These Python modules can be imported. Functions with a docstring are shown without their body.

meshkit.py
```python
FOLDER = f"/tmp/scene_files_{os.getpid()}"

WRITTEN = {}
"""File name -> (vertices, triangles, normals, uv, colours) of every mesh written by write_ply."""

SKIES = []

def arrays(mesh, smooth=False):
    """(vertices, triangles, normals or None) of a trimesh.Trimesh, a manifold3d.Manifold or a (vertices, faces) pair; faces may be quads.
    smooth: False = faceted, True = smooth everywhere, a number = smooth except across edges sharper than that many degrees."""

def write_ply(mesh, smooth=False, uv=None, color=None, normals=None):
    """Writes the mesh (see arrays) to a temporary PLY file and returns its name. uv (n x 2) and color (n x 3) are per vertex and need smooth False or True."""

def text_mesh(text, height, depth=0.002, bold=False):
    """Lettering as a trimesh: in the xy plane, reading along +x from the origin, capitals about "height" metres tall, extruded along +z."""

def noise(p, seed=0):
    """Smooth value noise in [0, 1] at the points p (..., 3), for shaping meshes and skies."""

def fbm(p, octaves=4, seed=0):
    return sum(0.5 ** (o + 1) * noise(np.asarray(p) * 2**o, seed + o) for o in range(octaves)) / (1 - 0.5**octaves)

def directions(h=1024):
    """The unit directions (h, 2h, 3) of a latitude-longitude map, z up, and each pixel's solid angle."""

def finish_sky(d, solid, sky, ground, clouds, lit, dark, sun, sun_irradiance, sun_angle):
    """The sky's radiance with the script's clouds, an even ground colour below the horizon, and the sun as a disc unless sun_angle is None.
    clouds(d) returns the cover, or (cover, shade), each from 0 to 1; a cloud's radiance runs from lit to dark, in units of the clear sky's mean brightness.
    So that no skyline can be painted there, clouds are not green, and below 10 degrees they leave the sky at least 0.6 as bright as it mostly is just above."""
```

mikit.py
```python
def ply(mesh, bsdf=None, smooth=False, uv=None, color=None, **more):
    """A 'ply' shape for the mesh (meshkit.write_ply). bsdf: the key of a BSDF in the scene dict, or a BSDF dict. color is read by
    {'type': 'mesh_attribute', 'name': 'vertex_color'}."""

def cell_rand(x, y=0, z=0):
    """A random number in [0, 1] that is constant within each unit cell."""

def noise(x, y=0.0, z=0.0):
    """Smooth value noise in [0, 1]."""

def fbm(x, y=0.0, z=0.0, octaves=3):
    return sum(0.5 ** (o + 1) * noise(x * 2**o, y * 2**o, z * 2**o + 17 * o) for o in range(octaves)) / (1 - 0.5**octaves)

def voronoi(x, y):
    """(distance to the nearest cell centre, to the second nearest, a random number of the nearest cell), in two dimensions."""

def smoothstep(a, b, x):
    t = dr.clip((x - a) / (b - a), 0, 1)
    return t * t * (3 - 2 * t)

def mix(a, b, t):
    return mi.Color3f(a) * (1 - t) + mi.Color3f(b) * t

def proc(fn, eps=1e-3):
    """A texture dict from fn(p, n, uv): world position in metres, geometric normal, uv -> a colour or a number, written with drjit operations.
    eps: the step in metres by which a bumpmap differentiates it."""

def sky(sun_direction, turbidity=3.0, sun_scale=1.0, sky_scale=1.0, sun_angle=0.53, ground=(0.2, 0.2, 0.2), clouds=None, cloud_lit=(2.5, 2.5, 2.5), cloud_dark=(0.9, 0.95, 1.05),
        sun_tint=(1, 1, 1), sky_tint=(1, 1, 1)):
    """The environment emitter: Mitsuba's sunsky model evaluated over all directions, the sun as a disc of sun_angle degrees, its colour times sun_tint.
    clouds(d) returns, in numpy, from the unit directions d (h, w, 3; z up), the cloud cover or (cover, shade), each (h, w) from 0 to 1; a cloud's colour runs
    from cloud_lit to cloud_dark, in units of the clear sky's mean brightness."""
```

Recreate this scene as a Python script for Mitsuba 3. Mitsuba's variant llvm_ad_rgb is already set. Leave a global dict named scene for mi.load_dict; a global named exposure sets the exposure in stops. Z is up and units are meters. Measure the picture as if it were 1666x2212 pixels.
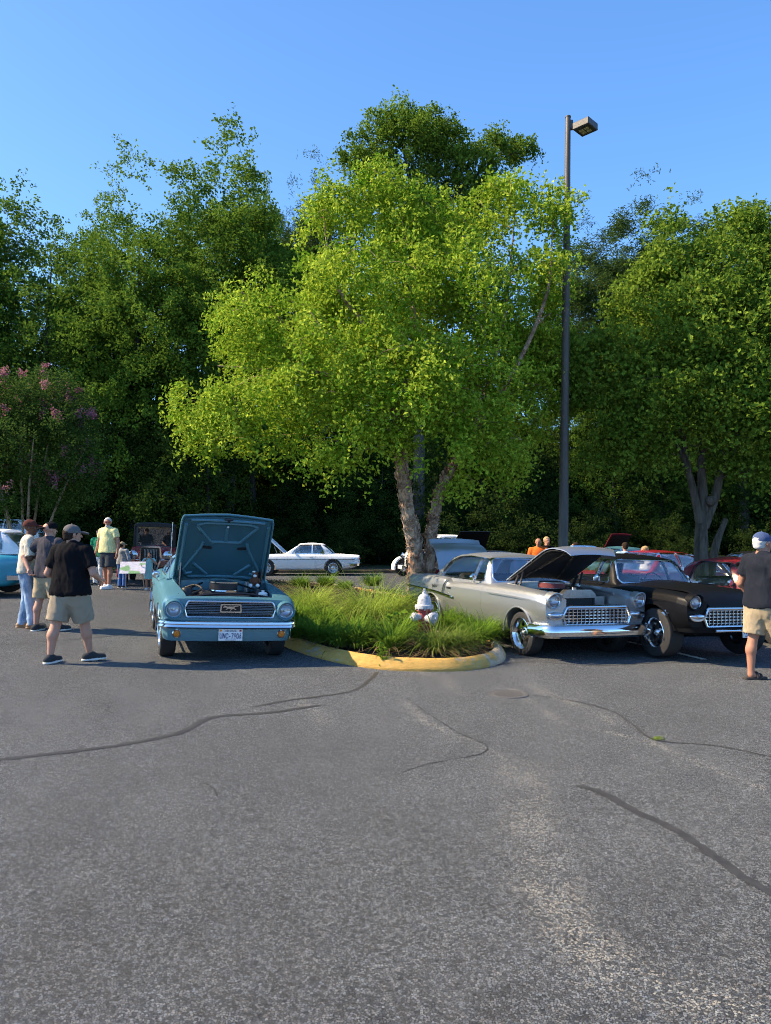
import math, random
import numpy as np, trimesh, mitsuba as mi, mikit, meshkit
import manifold3d as m3
import drjit as dr
from scipy.interpolate import PchipInterpolator
from shapely.geometry import Polygon, LineString, Point
from shapely import affinity
T4 = mi.ScalarTransform4f
PI = math.pi
scene, labels = {}, {}

# ---------------------------------------------------------------- camera, sky, exposure
CAM = np.array([0.0, 0.0, 1.63])
PITCH = math.radians(2.49)
FOC = 1573.0                                    # focal length in 1666-pixel-wide units
FWD = np.array([0, math.cos(PITCH), math.sin(PITCH)])
UPV = np.array([0, -math.sin(PITCH), math.cos(PITCH)])
scene['camera'] = {'type': 'perspective', 'fov_axis': 'x', 'fov': 2 * math.degrees(math.atan(833 / FOC)),
    'near_clip': 0.05, 'far_clip': 2000.0,
    'to_world': T4().look_at(origin=CAM.tolist(), target=(CAM + FWD).tolist(), up=[0, 0, 1])}
SUN = np.array([-0.74, -0.02, 0.67])
scene['sky'] = mikit.sky(SUN.tolist(), turbidity=2.6, sun_scale=1.0, sky_scale=1.0, ground=(0.12, 0.13, 0.09), sky_tint=(0.90, 1.16, 1.42), sun_tint=(1.0, 0.965, 0.88))
exposure = 2.75

# ---------------------------------------------------------------- ground height and pixel helpers
def sstep(a, b, x):
    t = np.clip((np.asarray(x, float) - a) / (b - a), 0, 1)
    return t * t * (3 - 2 * t)

def gz(x, y):
    """height of the parking lot: it rises gently towards the left and the back"""
    b = sstep(21.5, 28.5, y)
    t = sstep(1.5, -8.0, x) * (1 - b) + 0.45 * b
    yy = np.clip(np.asarray(y, float), 0, 31)
    return t * (0.31 + 0.020 * np.maximum(yy - 12, 0)) - 0.022 * np.clip(np.asarray(x, float) - 1.0, 0, 9) * sstep(60, 30, y)

def ray(u, v):
    d = FWD + np.array([1.0, 0, 0]) * (u - 833) / FOC + UPV * (1106 - v) / FOC
    return d

def at(u, v, y):
    """the point at depth y that the photograph shows at (u, v)"""
    d = ray(u, v)
    return CAM + d * (y / d[1])

def ground(u, v):
    d = ray(u, v); t = 8.0
    for _ in range(40):
        p = CAM + d * t
        t = (gz(p[0], p[1]) - CAM[2]) / d[2]
    p = CAM + d * t
    return np.array([p[0], p[1], float(gz(p[0], p[1]))])

def gp(x, y, dz=0.0):
    return np.array([x, y, float(gz(x, y)) + dz])

# ---------------------------------------------------------------- scene helpers
_used = {}
def numbered(name):
    n = _used.get(name, 0); _used[name] = n + 1
    return name if n == 0 else '%s_%03d' % (name, n)

def part(parent, name):
    return numbered(parent + '__' + name)

def lab(key, label=None, cat=None, group=None, kind=None):
    d = labels.setdefault(key, {})
    for k, v in (('label', label), ('category', cat), ('group', group), ('kind', kind)):
        if v is not None: d[k] = v
    return key

def thing(name, label, cat, group=None, kind=None):
    return lab(numbered(name), label, cat, group, kind)

def tm(mesh):
    if hasattr(mesh, 'to_mesh'):
        m = mesh.to_mesh()
        return trimesh.Trimesh(np.array(m.vert_properties[:, :3], float), np.array(m.tri_verts), process=False)
    if isinstance(mesh, (tuple, list)):
        v, f = np.asarray(mesh[0], float), np.asarray(mesh[1], int)
        if f.shape[1] == 4: f = np.vstack([f[:, [0, 1, 2]], f[:, [0, 2, 3]]])
        return trimesh.Trimesh(v, f, process=False)
    return mesh

def put(key, mesh, bsdf, smooth=30, M=None, color=None):
    m = tm(mesh)
    if len(m.faces) == 0: return key
    if M is not None:
        m = trimesh.Trimesh(m.vertices @ M[:3, :3].T + M[:3, 3], m.faces, process=False)
    scene[key] = mikit.ply(m, bsdf, smooth=smooth, color=color)
    return key

def P(parent, name, mesh, bsdf, M=None, smooth=30, label=None):
    k = put(part(parent, name), mesh, bsdf, smooth, M)
    if label: lab(k, label)
    return k

def man(mesh):
    """trimesh -> manifold"""
    if hasattr(mesh, 'to_mesh'): return mesh
    m = tm(mesh)
    m = trimesh.Trimesh(m.vertices, m.faces, process=True)
    return m3.Manifold(m3.Mesh(np.asarray(m.vertices, np.float32), np.asarray(m.faces, np.uint32)))

def cat(*ms):
    ms = [tm(x) for x in (ms[0] if len(ms) == 1 and isinstance(ms[0], list) else ms)]
    return trimesh.util.concatenate(ms)

def frame(x, y, z, yaw=0, pitch=0, roll=0, s=1.0):
    R = trimesh.transformations.euler_matrix(pitch, roll, yaw, 'sxyz')
    R[:3, :3] *= s
    R[:3, 3] = (x, y, z)
    return R

def mv(mesh, x=0, y=0, z=0, rx=0, ry=0, rz=0, s=1.0):
    m = tm(mesh).copy()
    M = trimesh.transformations.euler_matrix(rx, ry, rz, 'sxyz')
    M[:3, :3] = M[:3, :3] @ np.diag(np.broadcast_to(s, 3))
    M[:3, 3] = (x, y, z)
    m.vertices = m.vertices @ M[:3, :3].T + M[:3, 3]
    return m

def box(sx, sy, sz, x=0, y=0, z=0, rx=0, ry=0, rz=0, r=0.0):
    """box centred at x, y, z, with edges rounded by r"""
    if r > 0:
        r = min(r, sx / 2.01, sy / 2.01, sz / 2.01)
        c = m3.Manifold.cube((sx - 2 * r, sy - 2 * r, sz - 2 * r), True)
        a, b, d = sx / 2 - r * .42, sy / 2 - r * .42, sz / 2 - r * .42
        pts = []
        for s1 in (-1, 1):
            for s2 in (-1, 1):
                for s3 in (-1, 1):
                    X, Y, Z = s1 * sx / 2, s2 * sy / 2, s3 * sz / 2
                    k = r
                    pts += [(X - s1 * k, Y - s2 * k, Z), (X - s1 * k, Y, Z - s3 * k), (X, Y - s2 * k, Z - s3 * k), (X - s1 * k * .42, Y - s2 * k * .42, Z - s3 * k * .42)]
        m = tm(m3.Manifold.hull_points(np.array(pts, np.float32)))
    else:
        m = trimesh.creation.box((sx, sy, sz))
    return mv(m, x, y, z, rx, ry, rz)

def cyl(r, h, x=0, y=0, z=0, rx=0, ry=0, rz=0, n=24, r2=None):
    """cylinder (or frustum) from z=-h/2 to h/2, then turned and moved"""
    return mv(tm(m3.Manifold.cylinder(h, r, r if r2 is None else r2, n, True)), x, y, z, rx, ry, rz)

def lathe(prof, n=28, **k):
    """revolve [(r, z), ...] about z"""
    prof = [(max(r, 0.0), z) for r, z in prof]
    return mv(trimesh.creation.revolve(np.array(prof, float), sections=n), **k)

def tube(pts, rad, n=8, caps=True):
    p = np.asarray(pts, float)
    r = np.broadcast_to(np.asarray(rad, float), (len(p),))
    t = np.gradient(p, axis=0); t /= np.linalg.norm(t, axis=1, keepdims=True) + 1e-12
    a = np.cross(t[0], [0, 0, 1.0] if abs(t[0][2]) < .9 else [1.0, 0, 0]); a /= np.linalg.norm(a)
    A = []
    for i in range(len(p)):
        a = a - t[i] * (a @ t[i]); a /= np.linalg.norm(a) + 1e-12
        A.append(a)
    A = np.array(A); B = np.cross(t, A)
    ang = np.arange(n) * 2 * PI / n
    v = p[:, None] + r[:, None, None] * (np.cos(ang)[None, :, None] * A[:, None] + np.sin(ang)[None, :, None] * B[:, None])
    v = v.reshape(-1, 3)
    f = []
    for i in range(len(p) - 1):
        for j in range(n):
            q = (i * n + j, i * n + (j + 1) % n, (i + 1) * n + (j + 1) % n, (i + 1) * n + j)
            f += [(q[0], q[1], q[2]), (q[0], q[2], q[3])]
    if caps:
        for base, flip in ((0, True), ((len(p) - 1) * n, False)):
            for j in range(1, n - 1):
                q = (base, base + j, base + j + 1)
                f.append(q[::-1] if flip else q)
    return trimesh.Trimesh(v, np.array(f), process=False)

def sweep(path, prof, up=(0, 0, 1), closed=False):
    """sweep a closed 2-D profile (side, up) along a path; side = tangent x up"""
    p = np.asarray(path, float); q = np.asarray(prof, float)
    t = np.gradient(p, axis=0)
    if closed:
        t = np.roll(p, -1, 0) - np.roll(p, 1, 0)
    t /= np.linalg.norm(t, axis=1, keepdims=True)
    u = np.broadcast_to(np.asarray(up, float), p.shape)
    s = np.cross(t, u); s /= np.linalg.norm(s, axis=1, keepdims=True)
    w = np.cross(s, t)
    v = (p[:, None] + q[None, :, :1] * s[:, None] + q[None, :, 1:] * w[:, None]).reshape(-1, 3)
    n, k = len(p), len(q); f = []
    for i in range(n if closed else n - 1):
        i2 = (i + 1) % n
        for j in range(k):
            j2 = (j + 1) % k
            f += [(i * k + j, i * k + j2, i2 * k + j2), (i * k + j, i2 * k + j2, i2 * k + j)]
    if not closed:
        tri = trimesh.creation.triangulate_polygon(Polygon(q), engine='earcut')
        vt, ft = tri
        if len(vt) == k:
            idx = [int(np.argmin(((q - a) ** 2).sum(1))) for a in vt]
            for a in ft:
                a = [idx[x] for x in a]
                f.append((a[0], a[1], a[2])); f.append(((n - 1) * k + a[2], (n - 1) * k + a[1], (n - 1) * k + a[0]))
    m = trimesh.Trimesh(v, np.array(f), process=False)
    if m.volume < 0: m.invert()
    return m

def extr(poly, h, axis='z', engine='earcut'):
    """extrude a shapely polygon (or point list). axis z: (x,y)->up. axis x: (y,z) outline extruded along x from 0 to h. axis y: (x,z) outline extruded along y."""
    if not isinstance(poly, Polygon): poly = Polygon(poly)
    if not poly.is_valid: poly = poly.buffer(0)
    m = trimesh.creation.extrude_polygon(poly, h, engine=engine)
    v = m.vertices.copy()
    if axis == 'x': m.vertices = v[:, [2, 0, 1]]
    elif axis == 'y':
        m.vertices = np.stack([v[:, 0], h - v[:, 2], v[:, 1]], 1)
    return m

def smooth_line(pts, n=6):
    """Catmull-Rom through the points"""
    p = np.asarray(pts, float)
    q = np.vstack([2 * p[0] - p[1], p, 2 * p[-1] - p[-2]])
    out = []
    for i in range(1, len(q) - 2):
        for t in np.arange(n) / n:
            a, b, c, d = q[i - 1], q[i], q[i + 1], q[i + 2]
            out.append(.5 * ((2 * b) + (c - a) * t + (2 * a - 5 * b + 4 * c - d) * t ** 2 + (-a + 3 * b - 3 * c + d) * t ** 3))
    out.append(p[-1])
    return np.array(out)

# ---------------------------------------------------------------- materials
def mat(name, **k):
    scene[name] = {'type': 'twosided', 'bsdf': {'type': 'principled', **k}} if not k.pop('one', False) else {'type': 'principled', **k}
    return name
def rgb(*c): return {'type': 'rgb', 'value': list(c)}
def solid(name, c, rough=0.5, **k):
    return mat(name, base_color=rgb(*c), roughness=rough, **k)
noise, fbm, voronoi, cell_rand, smoothstep, mix = mikit.noise, mikit.fbm, mikit.voronoi, mikit.cell_rand, mikit.smoothstep, mikit.mix

solid('chrome', (0.78, 0.79, 0.80), 0.08, metallic=1.0)
solid('satin_metal', (0.45, 0.46, 0.47), 0.32, metallic=1.0)
solid('dark_metal', (0.05, 0.05, 0.055), 0.35, metallic=0.6)
solid('black_gloss', (0.012, 0.012, 0.014), 0.15)
solid('black_matte', (0.014, 0.014, 0.015), 0.7)
solid('rubber', (0.020, 0.020, 0.021), 0.75)
solid('white_plain', (0.75, 0.75, 0.73), 0.45)
solid('red_plain', (0.42, 0.025, 0.03), 0.4)
solid('navy_print', (0.03, 0.05, 0.16), 0.5)
solid('orange_plain', (0.75, 0.25, 0.03), 0.5)
solid('amber_lens', (0.55, 0.17, 0.02), 0.12)
solid('red_lens', (0.35, 0.02, 0.015), 0.12)
solid('lamp_reflector', (0.42, 0.45, 0.50), 0.05, metallic=1.0)
scene['glass'] = {'type': 'thindielectric', 'int_ior': 1.52}
scene['lens_glass'] = {'type': 'thindielectric', 'int_ior': 1.5}
# ---------------------------------------------------------------- parking lot
def segs(pts):
    g = [ground(u, v) for u, v in pts]
    return [(a[0], a[1], b[0], b[1]) for a, b in zip(g[:-1], g[1:])]

WORN = [  # old painted lines worn to speckles: (pixels, half width in metres)
    ([(1120, 1655), (1180, 1920), (1262, 2040), (1330, 2092)], 0.16),
    ([(1140, 1480), (1190, 1502), (1300, 1545), (1325, 1560)], 0.09),
    ([(905, 1450), (960, 1468), (1000, 1500)], 0.09),
    ([(640, 1505), (700, 1560)], 0.09),
    ([(870, 1515), (920, 1560), (1060, 1625), (1180, 1700)], 0.06),
    ([(1110, 1490), (1210, 1560), (1400, 1600), (1560, 1670), (1640, 1700)], 0.06),
    ([(1330, 2092), (1480, 2140), (1640, 2190)], 0.14)]

def seg_dist(x, y, s):
    ax, ay, bx, by = s
    dx, dy = bx - ax, by - ay
    t = dr.clip(((x - ax) * dx + (y - ay) * dy) / (dx * dx + dy * dy), 0, 1)
    return dr.sqrt(dr.square(x - ax - t * dx) + dr.square(y - ay - t * dy))

def asphalt_color(p, n, uv):
    d, d2, r = voronoi(p.x * 92, p.y * 92)
    e, e2, q = voronoi(p.x * 160, p.y * 160)
    big = fbm(p.x * 0.35, p.y * 0.35, 3, 3)
    mid = fbm(p.x * 2.3, p.y * 2.3, 9, 3)
    stone = smoothstep(0.04, 0.30, d2 - d)
    v = 0.014 + stone * (0.022 + 0.165 * r * dr.sqrt(r)) + 0.030 * q * smoothstep(.05, .3, e2 - e)
    v *= 0.66 + 0.45 * big + 0.30 * mid
    v *= 0.70 + 0.46 * noise(p.x * 40, p.y * 40, 1) + 0.18 * noise(p.x * 13, p.y * 13, 2)
    worn = mi.Float(0)
    for pts, w in WORN:
        for s in segs(pts):
            worn = dr.maximum(worn, smoothstep(w * 1.9, w * 0.1, seg_dist(p.x, p.y, s)))
    r2 = cell_rand(dr.floor(p.x * 70), dr.floor(p.y * 70), 5)
    patch = smoothstep(0.42, 0.66, fbm(p.x * 5, p.y * 5, 4, 3))
    r3 = r * 13.7 - dr.floor(r * 13.7)
    hit = smoothstep(0.80, 0.90, r3 + 0.26 * worn * patch) * worn
    pale = smoothstep(0.992, 0.998, r2) * 0.6
    c = mix((v * 0.92, v * 1.0, v * 1.10), (0.36, 0.35, 0.32), dr.clip(hit * 0.8 + pale * 0.5, 0, 1) * stone)
    tint = cell_rand(dr.floor(p.x * 92), dr.floor(p.y * 92), 8)
    return c * mi.Color3f(0.92 + 0.18 * tint, 1.0, 1.06 - 0.18 * tint)

def asphalt_height(p, n, uv):
    d, d2, r = voronoi(p.x * 92, p.y * 92)
    return smoothstep(0.0, 0.45, d2 - d) * (0.35 + 0.65 * r) + 0.8 * noise(p.x * 38, p.y * 38)
scene['asphalt'] = {'type': 'twosided', 'bsdf': {'type': 'bumpmap', 'arbitrary': mikit.proc(asphalt_height, 0.0012), 'scale': 0.0055,
    'bsdf': {'type': 'principled', 'base_color': mikit.proc(asphalt_color), 'roughness': 0.62, 'specular': 0.35}}}

def sheet(xs, ys, dz=0.0, fn=gz):
    X, Y = np.meshgrid(xs, ys)
    v = np.stack([X, Y, fn(X, Y) + dz], -1).reshape(-1, 3)
    n, m = len(ys), len(xs)
    i, j = np.meshgrid(np.arange(n - 1), np.arange(m - 1), indexing='ij')
    a = (i * m + j).ravel()
    f = np.vstack([np.stack([a, a + 1, a + m + 1], 1), np.stack([a, a + m + 1, a + m], 1)])
    return trimesh.Trimesh(v, f, process=False)
xs = np.concatenate([[-300, -100, -50], np.arange(-30, 30.1, 0.75), [50, 100, 300]])
ys = np.concatenate([[-200, -60, -20, -5], np.arange(0, 33.6, 0.75)])
put('parking_lot', sheet(xs, ys), 'asphalt', smooth=True)
lab('parking_lot', 'dark grey coarse asphalt parking lot with worn white line traces', kind='structure')

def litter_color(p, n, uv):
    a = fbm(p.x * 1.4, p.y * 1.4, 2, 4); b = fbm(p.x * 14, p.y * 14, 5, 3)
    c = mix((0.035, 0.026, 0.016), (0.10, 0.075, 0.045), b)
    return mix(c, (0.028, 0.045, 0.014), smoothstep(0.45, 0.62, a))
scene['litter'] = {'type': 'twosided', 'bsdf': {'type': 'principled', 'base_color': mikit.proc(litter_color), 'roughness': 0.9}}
LOT_END = 33.0
def gf(x, y): return gz(x, y) + 0.10 + 0.5 * sstep(40, 120, y)
lab('forest_floor', 'brown leaf litter and low green under the trees', kind='structure')
# floor needs height gf
_m = sheet(np.concatenate([[-400, -150], np.arange(-60, 60.1, 4), [150, 400]]), np.array([LOT_END + .18, 36, 40, 48, 60, 90, 130, 250, 600]), fn=gf)
put('forest_floor', _m, 'litter', smooth=True)

def concrete_color(p, n, uv):
    a = fbm(p.x * 3, p.y * 3, p.z * 3, 4); b = noise(p.x * 60, p.y * 60, p.z * 60)
    v = 0.26 + 0.16 * a + 0.05 * b
    return mi.Color3f(v, v * 0.95, v * 0.86)
scene['concrete'] = {'type': 'twosided', 'bsdf': {'type': 'principled', 'base_color': mikit.proc(concrete_color), 'roughness': 0.85}}
# far kerb along the trees, its colour darkened to stand for their shade
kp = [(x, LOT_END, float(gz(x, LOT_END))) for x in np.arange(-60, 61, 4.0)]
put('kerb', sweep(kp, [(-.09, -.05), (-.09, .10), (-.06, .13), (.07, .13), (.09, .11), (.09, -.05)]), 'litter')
lab('kerb', 'kerb coloured dark as if shaded along the far edge of the lot before the trees', kind='structure')

def ribbon_on_ground(pts, w, dz, step=0.12, seed=1, wav=0.3):
    """a flat strip of half width w that follows the ground through world points"""
    p = smooth_line(np.array(pts)[:, :2], 14)
    rng = np.random.default_rng(seed)
    t = np.gradient(p, axis=0); t /= np.linalg.norm(t, axis=1, keepdims=True)
    s = np.stack([-t[:, 1], t[:, 0]], 1)
    ww = w * (1 + wav * (meshkit.fbm(np.stack([np.arange(len(p)) * .35, np.zeros(len(p)), np.zeros(len(p))], 1), 3, seed) * 2 - 1))
    off = wav * w * (meshkit.fbm(np.stack([np.arange(len(p)) * .2, np.ones(len(p)), np.zeros(len(p))], 1), 3, seed + 5) * 2 - 1)
    L = p + s * (ww + off)[:, None]; R = p - s * (ww - off)[:, None]
    q = np.stack([L, R], 1).reshape(-1, 2)
    v = np.stack([q[:, 0], q[:, 1], gz(q[:, 0], q[:, 1]) + dz], 1)
    i = np.arange(len(p) - 1) * 2
    f = np.vstack([np.stack([i, i + 1, i + 3], 1), np.stack([i, i + 3, i + 2], 1)])
    return trimesh.Trimesh(v, f, process=False)

def tar_color(p, n, uv):
    v = 0.028 + 0.022 * fbm(p.x * 30, p.y * 30, 0, 3)
    return mi.Color3f(v * 1.02, v, v * 0.97)
scene['tar'] = {'type': 'twosided', 'bsdf': {'type': 'principled', 'base_color': mikit.proc(tar_color), 'roughness': 0.5}}
tar_lines = [
    ('tar_seam', [(-60, 1648), (0, 1642), (120, 1628), (260, 1610), (370, 1589), (410, 1574), (440, 1556), (480, 1547), (580, 1540), (640, 1532), (690, 1524)], .030, 'long tar filled crack crossing the left foreground'),
    ('tar_seam', [(545, 1528), (620, 1514), (720, 1501), (770, 1490), (800, 1468), (815, 1452)], .022, 'tar filled crack running up to the kerb of the planted island'),
    ('tar_seam', [(1250, 1697), (1310, 1718), (1370, 1752), (1440, 1784), (1500, 1820), (1560, 1862), (1620, 1905), (1700, 1945)], .032, 'broad tar filled crack in the right foreground'),
    ('tar_seam', [(1075, 1497), (1150, 1502), (1250, 1517), (1320, 1536), (1360, 1560), (1400, 1592), (1440, 1603), (1550, 1612), (1680, 1638)], .012, 'thin tar filled crack beyond the manhole cover'),
    ('tar_seam', [(0, 1394), (80, 1387), (180, 1380), (300, 1368)], .012, 'thin tar line behind the walking men'),
    ('tar_seam', [(1060, 1437), (1150, 1430), (1280, 1438), (1400, 1433), (1480, 1432)], .010, 'thin tar line in front of the silver coupe')]
for k, (nm, px, w, l) in enumerate(tar_lines):
    key = lab(numbered(nm), l, kind='structure')
    put(key, ribbon_on_ground([ground(*q) for q in px], w, 0.004, seed=k + 3), 'tar', smooth=False)
for k, (px, l) in enumerate([([(880, 1510), (930, 1545), (985, 1580), (1030, 1600), (1052, 1612), (1046, 1626), (1010, 1636), (930, 1650), (870, 1668)], 'dark open crack hooking across the middle of the lot'),
                             ([(222, 1520), (236, 1528), (228, 1535), (246, 1541)], 'short jagged crack on the left of the lot'),
                             ([(440, 1690), (462, 1705), (470, 1722)], 'faint crack below the long tar seam')]):
    key = lab(numbered('crack'), l, kind='structure')
    put(key, ribbon_on_ground([ground(*q) for q in px], .006, 0.0035, seed=k + 13, wav=.9), 'black_matte', smooth=False)

def paint_color(p, n, uv):
    a = fbm(p.x * 9, p.y * 9, 0, 4); r = cell_rand(dr.floor(p.x * 80), dr.floor(p.y * 80), 2)
    return mix((0.07, 0.07, 0.072), (0.62, 0.62, 0.60), smoothstep(0.30, 0.50, a + 0.25 * r))
scene['line_paint'] = {'type': 'twosided', 'bsdf': {'type': 'principled', 'base_color': mikit.proc(paint_color), 'roughness': 0.7}}
for px, l in [([(1290, 1373), (1400, 1396), (1523, 1425)], 'worn white bay line between the silver and the black coupe'),
              ([(1610, 1342), (1700, 1362)], 'worn white bay line beyond the black coupe'),
              ([(640, 1372), (700, 1410)], 'worn white bay line beside the island')][:2]:
    key = lab(numbered('road_marking'), l, kind='structure')
    put(key, ribbon_on_ground([ground(*q) for q in px], .05, 0.004, seed=30, wav=.12), 'line_paint', smooth=False)

# manhole cover: frame ring and cover with a raised pattern
c = ground(1098, 1500)
mh = thing('manhole_cover', 'round cast iron manhole cover set flush in the asphalt before the silver coupe', 'manhole cover')
solid('cast_iron', (0.13, 0.125, 0.12), 0.6, metallic=0.4)
P(mh, 'frame', lathe([(.19, -.02), (.19, .007), (.215, .007), (.215, -.02)], 40, x=c[0], y=c[1], z=c[2]), 'cast_iron')
ms = [cyl(.186, .02, c[0], c[1], c[2] - .005, n=40)]
for i in range(-6, 7):
    for j in range(-6, 7):
        if i * i + j * j < 34: ms.append(box(.017, .017, .006, c[0] + i * .028, c[1] + j * .028, c[2] + .007))
P(mh, 'cover', cat(ms), 'cast_iron')

# ---------------------------------------------------------------- trees
def unit(v): return v / (np.linalg.norm(v, axis=-1, keepdims=True) + 1e-12)

def leaf_mesh(rng, pos, nrm, size, aspect=0.6, fold=0.16):
    """one folded four-cornered leaf per point"""
    n = len(pos)
    a = unit(np.cross(nrm, rng.normal(size=(n, 3)))); b = np.cross(nrm, a)
    L = (size * rng.uniform(.65, 1.25, n))[:, None]; W = L * aspect
    v = np.stack([pos - a * L * .5, pos + b * W * .5 + nrm * L * fold, pos + a * L * .5 - nrm * L * .05, pos - b * W * .5 + nrm * L * fold], 1)
    i = np.arange(n) * 4
    f = np.stack([np.stack([i, i + 1, i + 2], 1), np.stack([i, i + 2, i + 3], 1)], 1).reshape(-1, 3)
    return v.reshape(-1, 3), f

def skeleton(rng, root_paths, tips, pull=0.35):
    """limbs that join every tip to the nearest lower wood; root_paths: polylines (points, radii) of the main stems.
    returns list of (points, radii)"""
    nodes = []; 
    for pts, rad in root_paths:
        q = smooth_line(pts, 6)
        r = np.interp(np.linspace(0, 1, len(q)), np.linspace(0, 1, len(rad)), rad)
        nodes += [(p, rr) for p, rr in zip(q, r)]
    N = np.array([p for p, _ in nodes]); R = np.array([r for _, r in nodes])
    root = N[0]
    order = np.argsort(np.linalg.norm(tips - N[-1], axis=1))
    out = []
    for k in order:
        tip = tips[k]
        d = np.linalg.norm(N - tip, axis=1)
        pen = d + np.maximum(0, N[:, 2] - tip[2] + .2 * d) * 1.3
        j = int(np.argmin(pen))
        a, ra = N[j], R[j]
        L = d[j]
        mid = a + (tip - a) * .5 + np.array([0, 0, L * .10]) + rng.normal(size=3) * L * .06
        q = np.array([a, a + (mid - a) * .5 + rng.normal(size=3) * L * .03, mid, mid + (tip - mid) * .55 + rng.normal(size=3) * L * .04, tip])
        r0 = min(ra * .72, .012 + .016 * L)
        r = np.linspace(r0, .006, 5)
        out.append((q, r))
        N = np.vstack([N, q[1:]]); R = np.concatenate([R, r[1:]])
    return out

def crown(rng, blobs, n_clumps, shell=(.45, 1.0), gap=(.9, .40)):
    """clump centres in the union of ellipsoids (cx, cy, cz, rx, ry, rz)"""
    B = np.array(blobs, float)
    w = (B[:, 3] * B[:, 4] * B[:, 5]) ** .72; w /= w.sum()
    k = rng.choice(len(B), n_clumps, p=w)
    d = unit(rng.normal(size=(n_clumps, 3)))
    rr = rng.uniform(shell[0] ** 2, shell[1] ** 2, n_clumps) ** .5
    q = B[k, :3] + d * B[k, 3:] * rr[:, None]
    keep = meshkit.fbm(q * gap[0] + 31, 2, 7) > gap[1] - .2 * (q[:, 2] > q[:, 2].max() * .86)
    return q[keep], d[keep]

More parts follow.
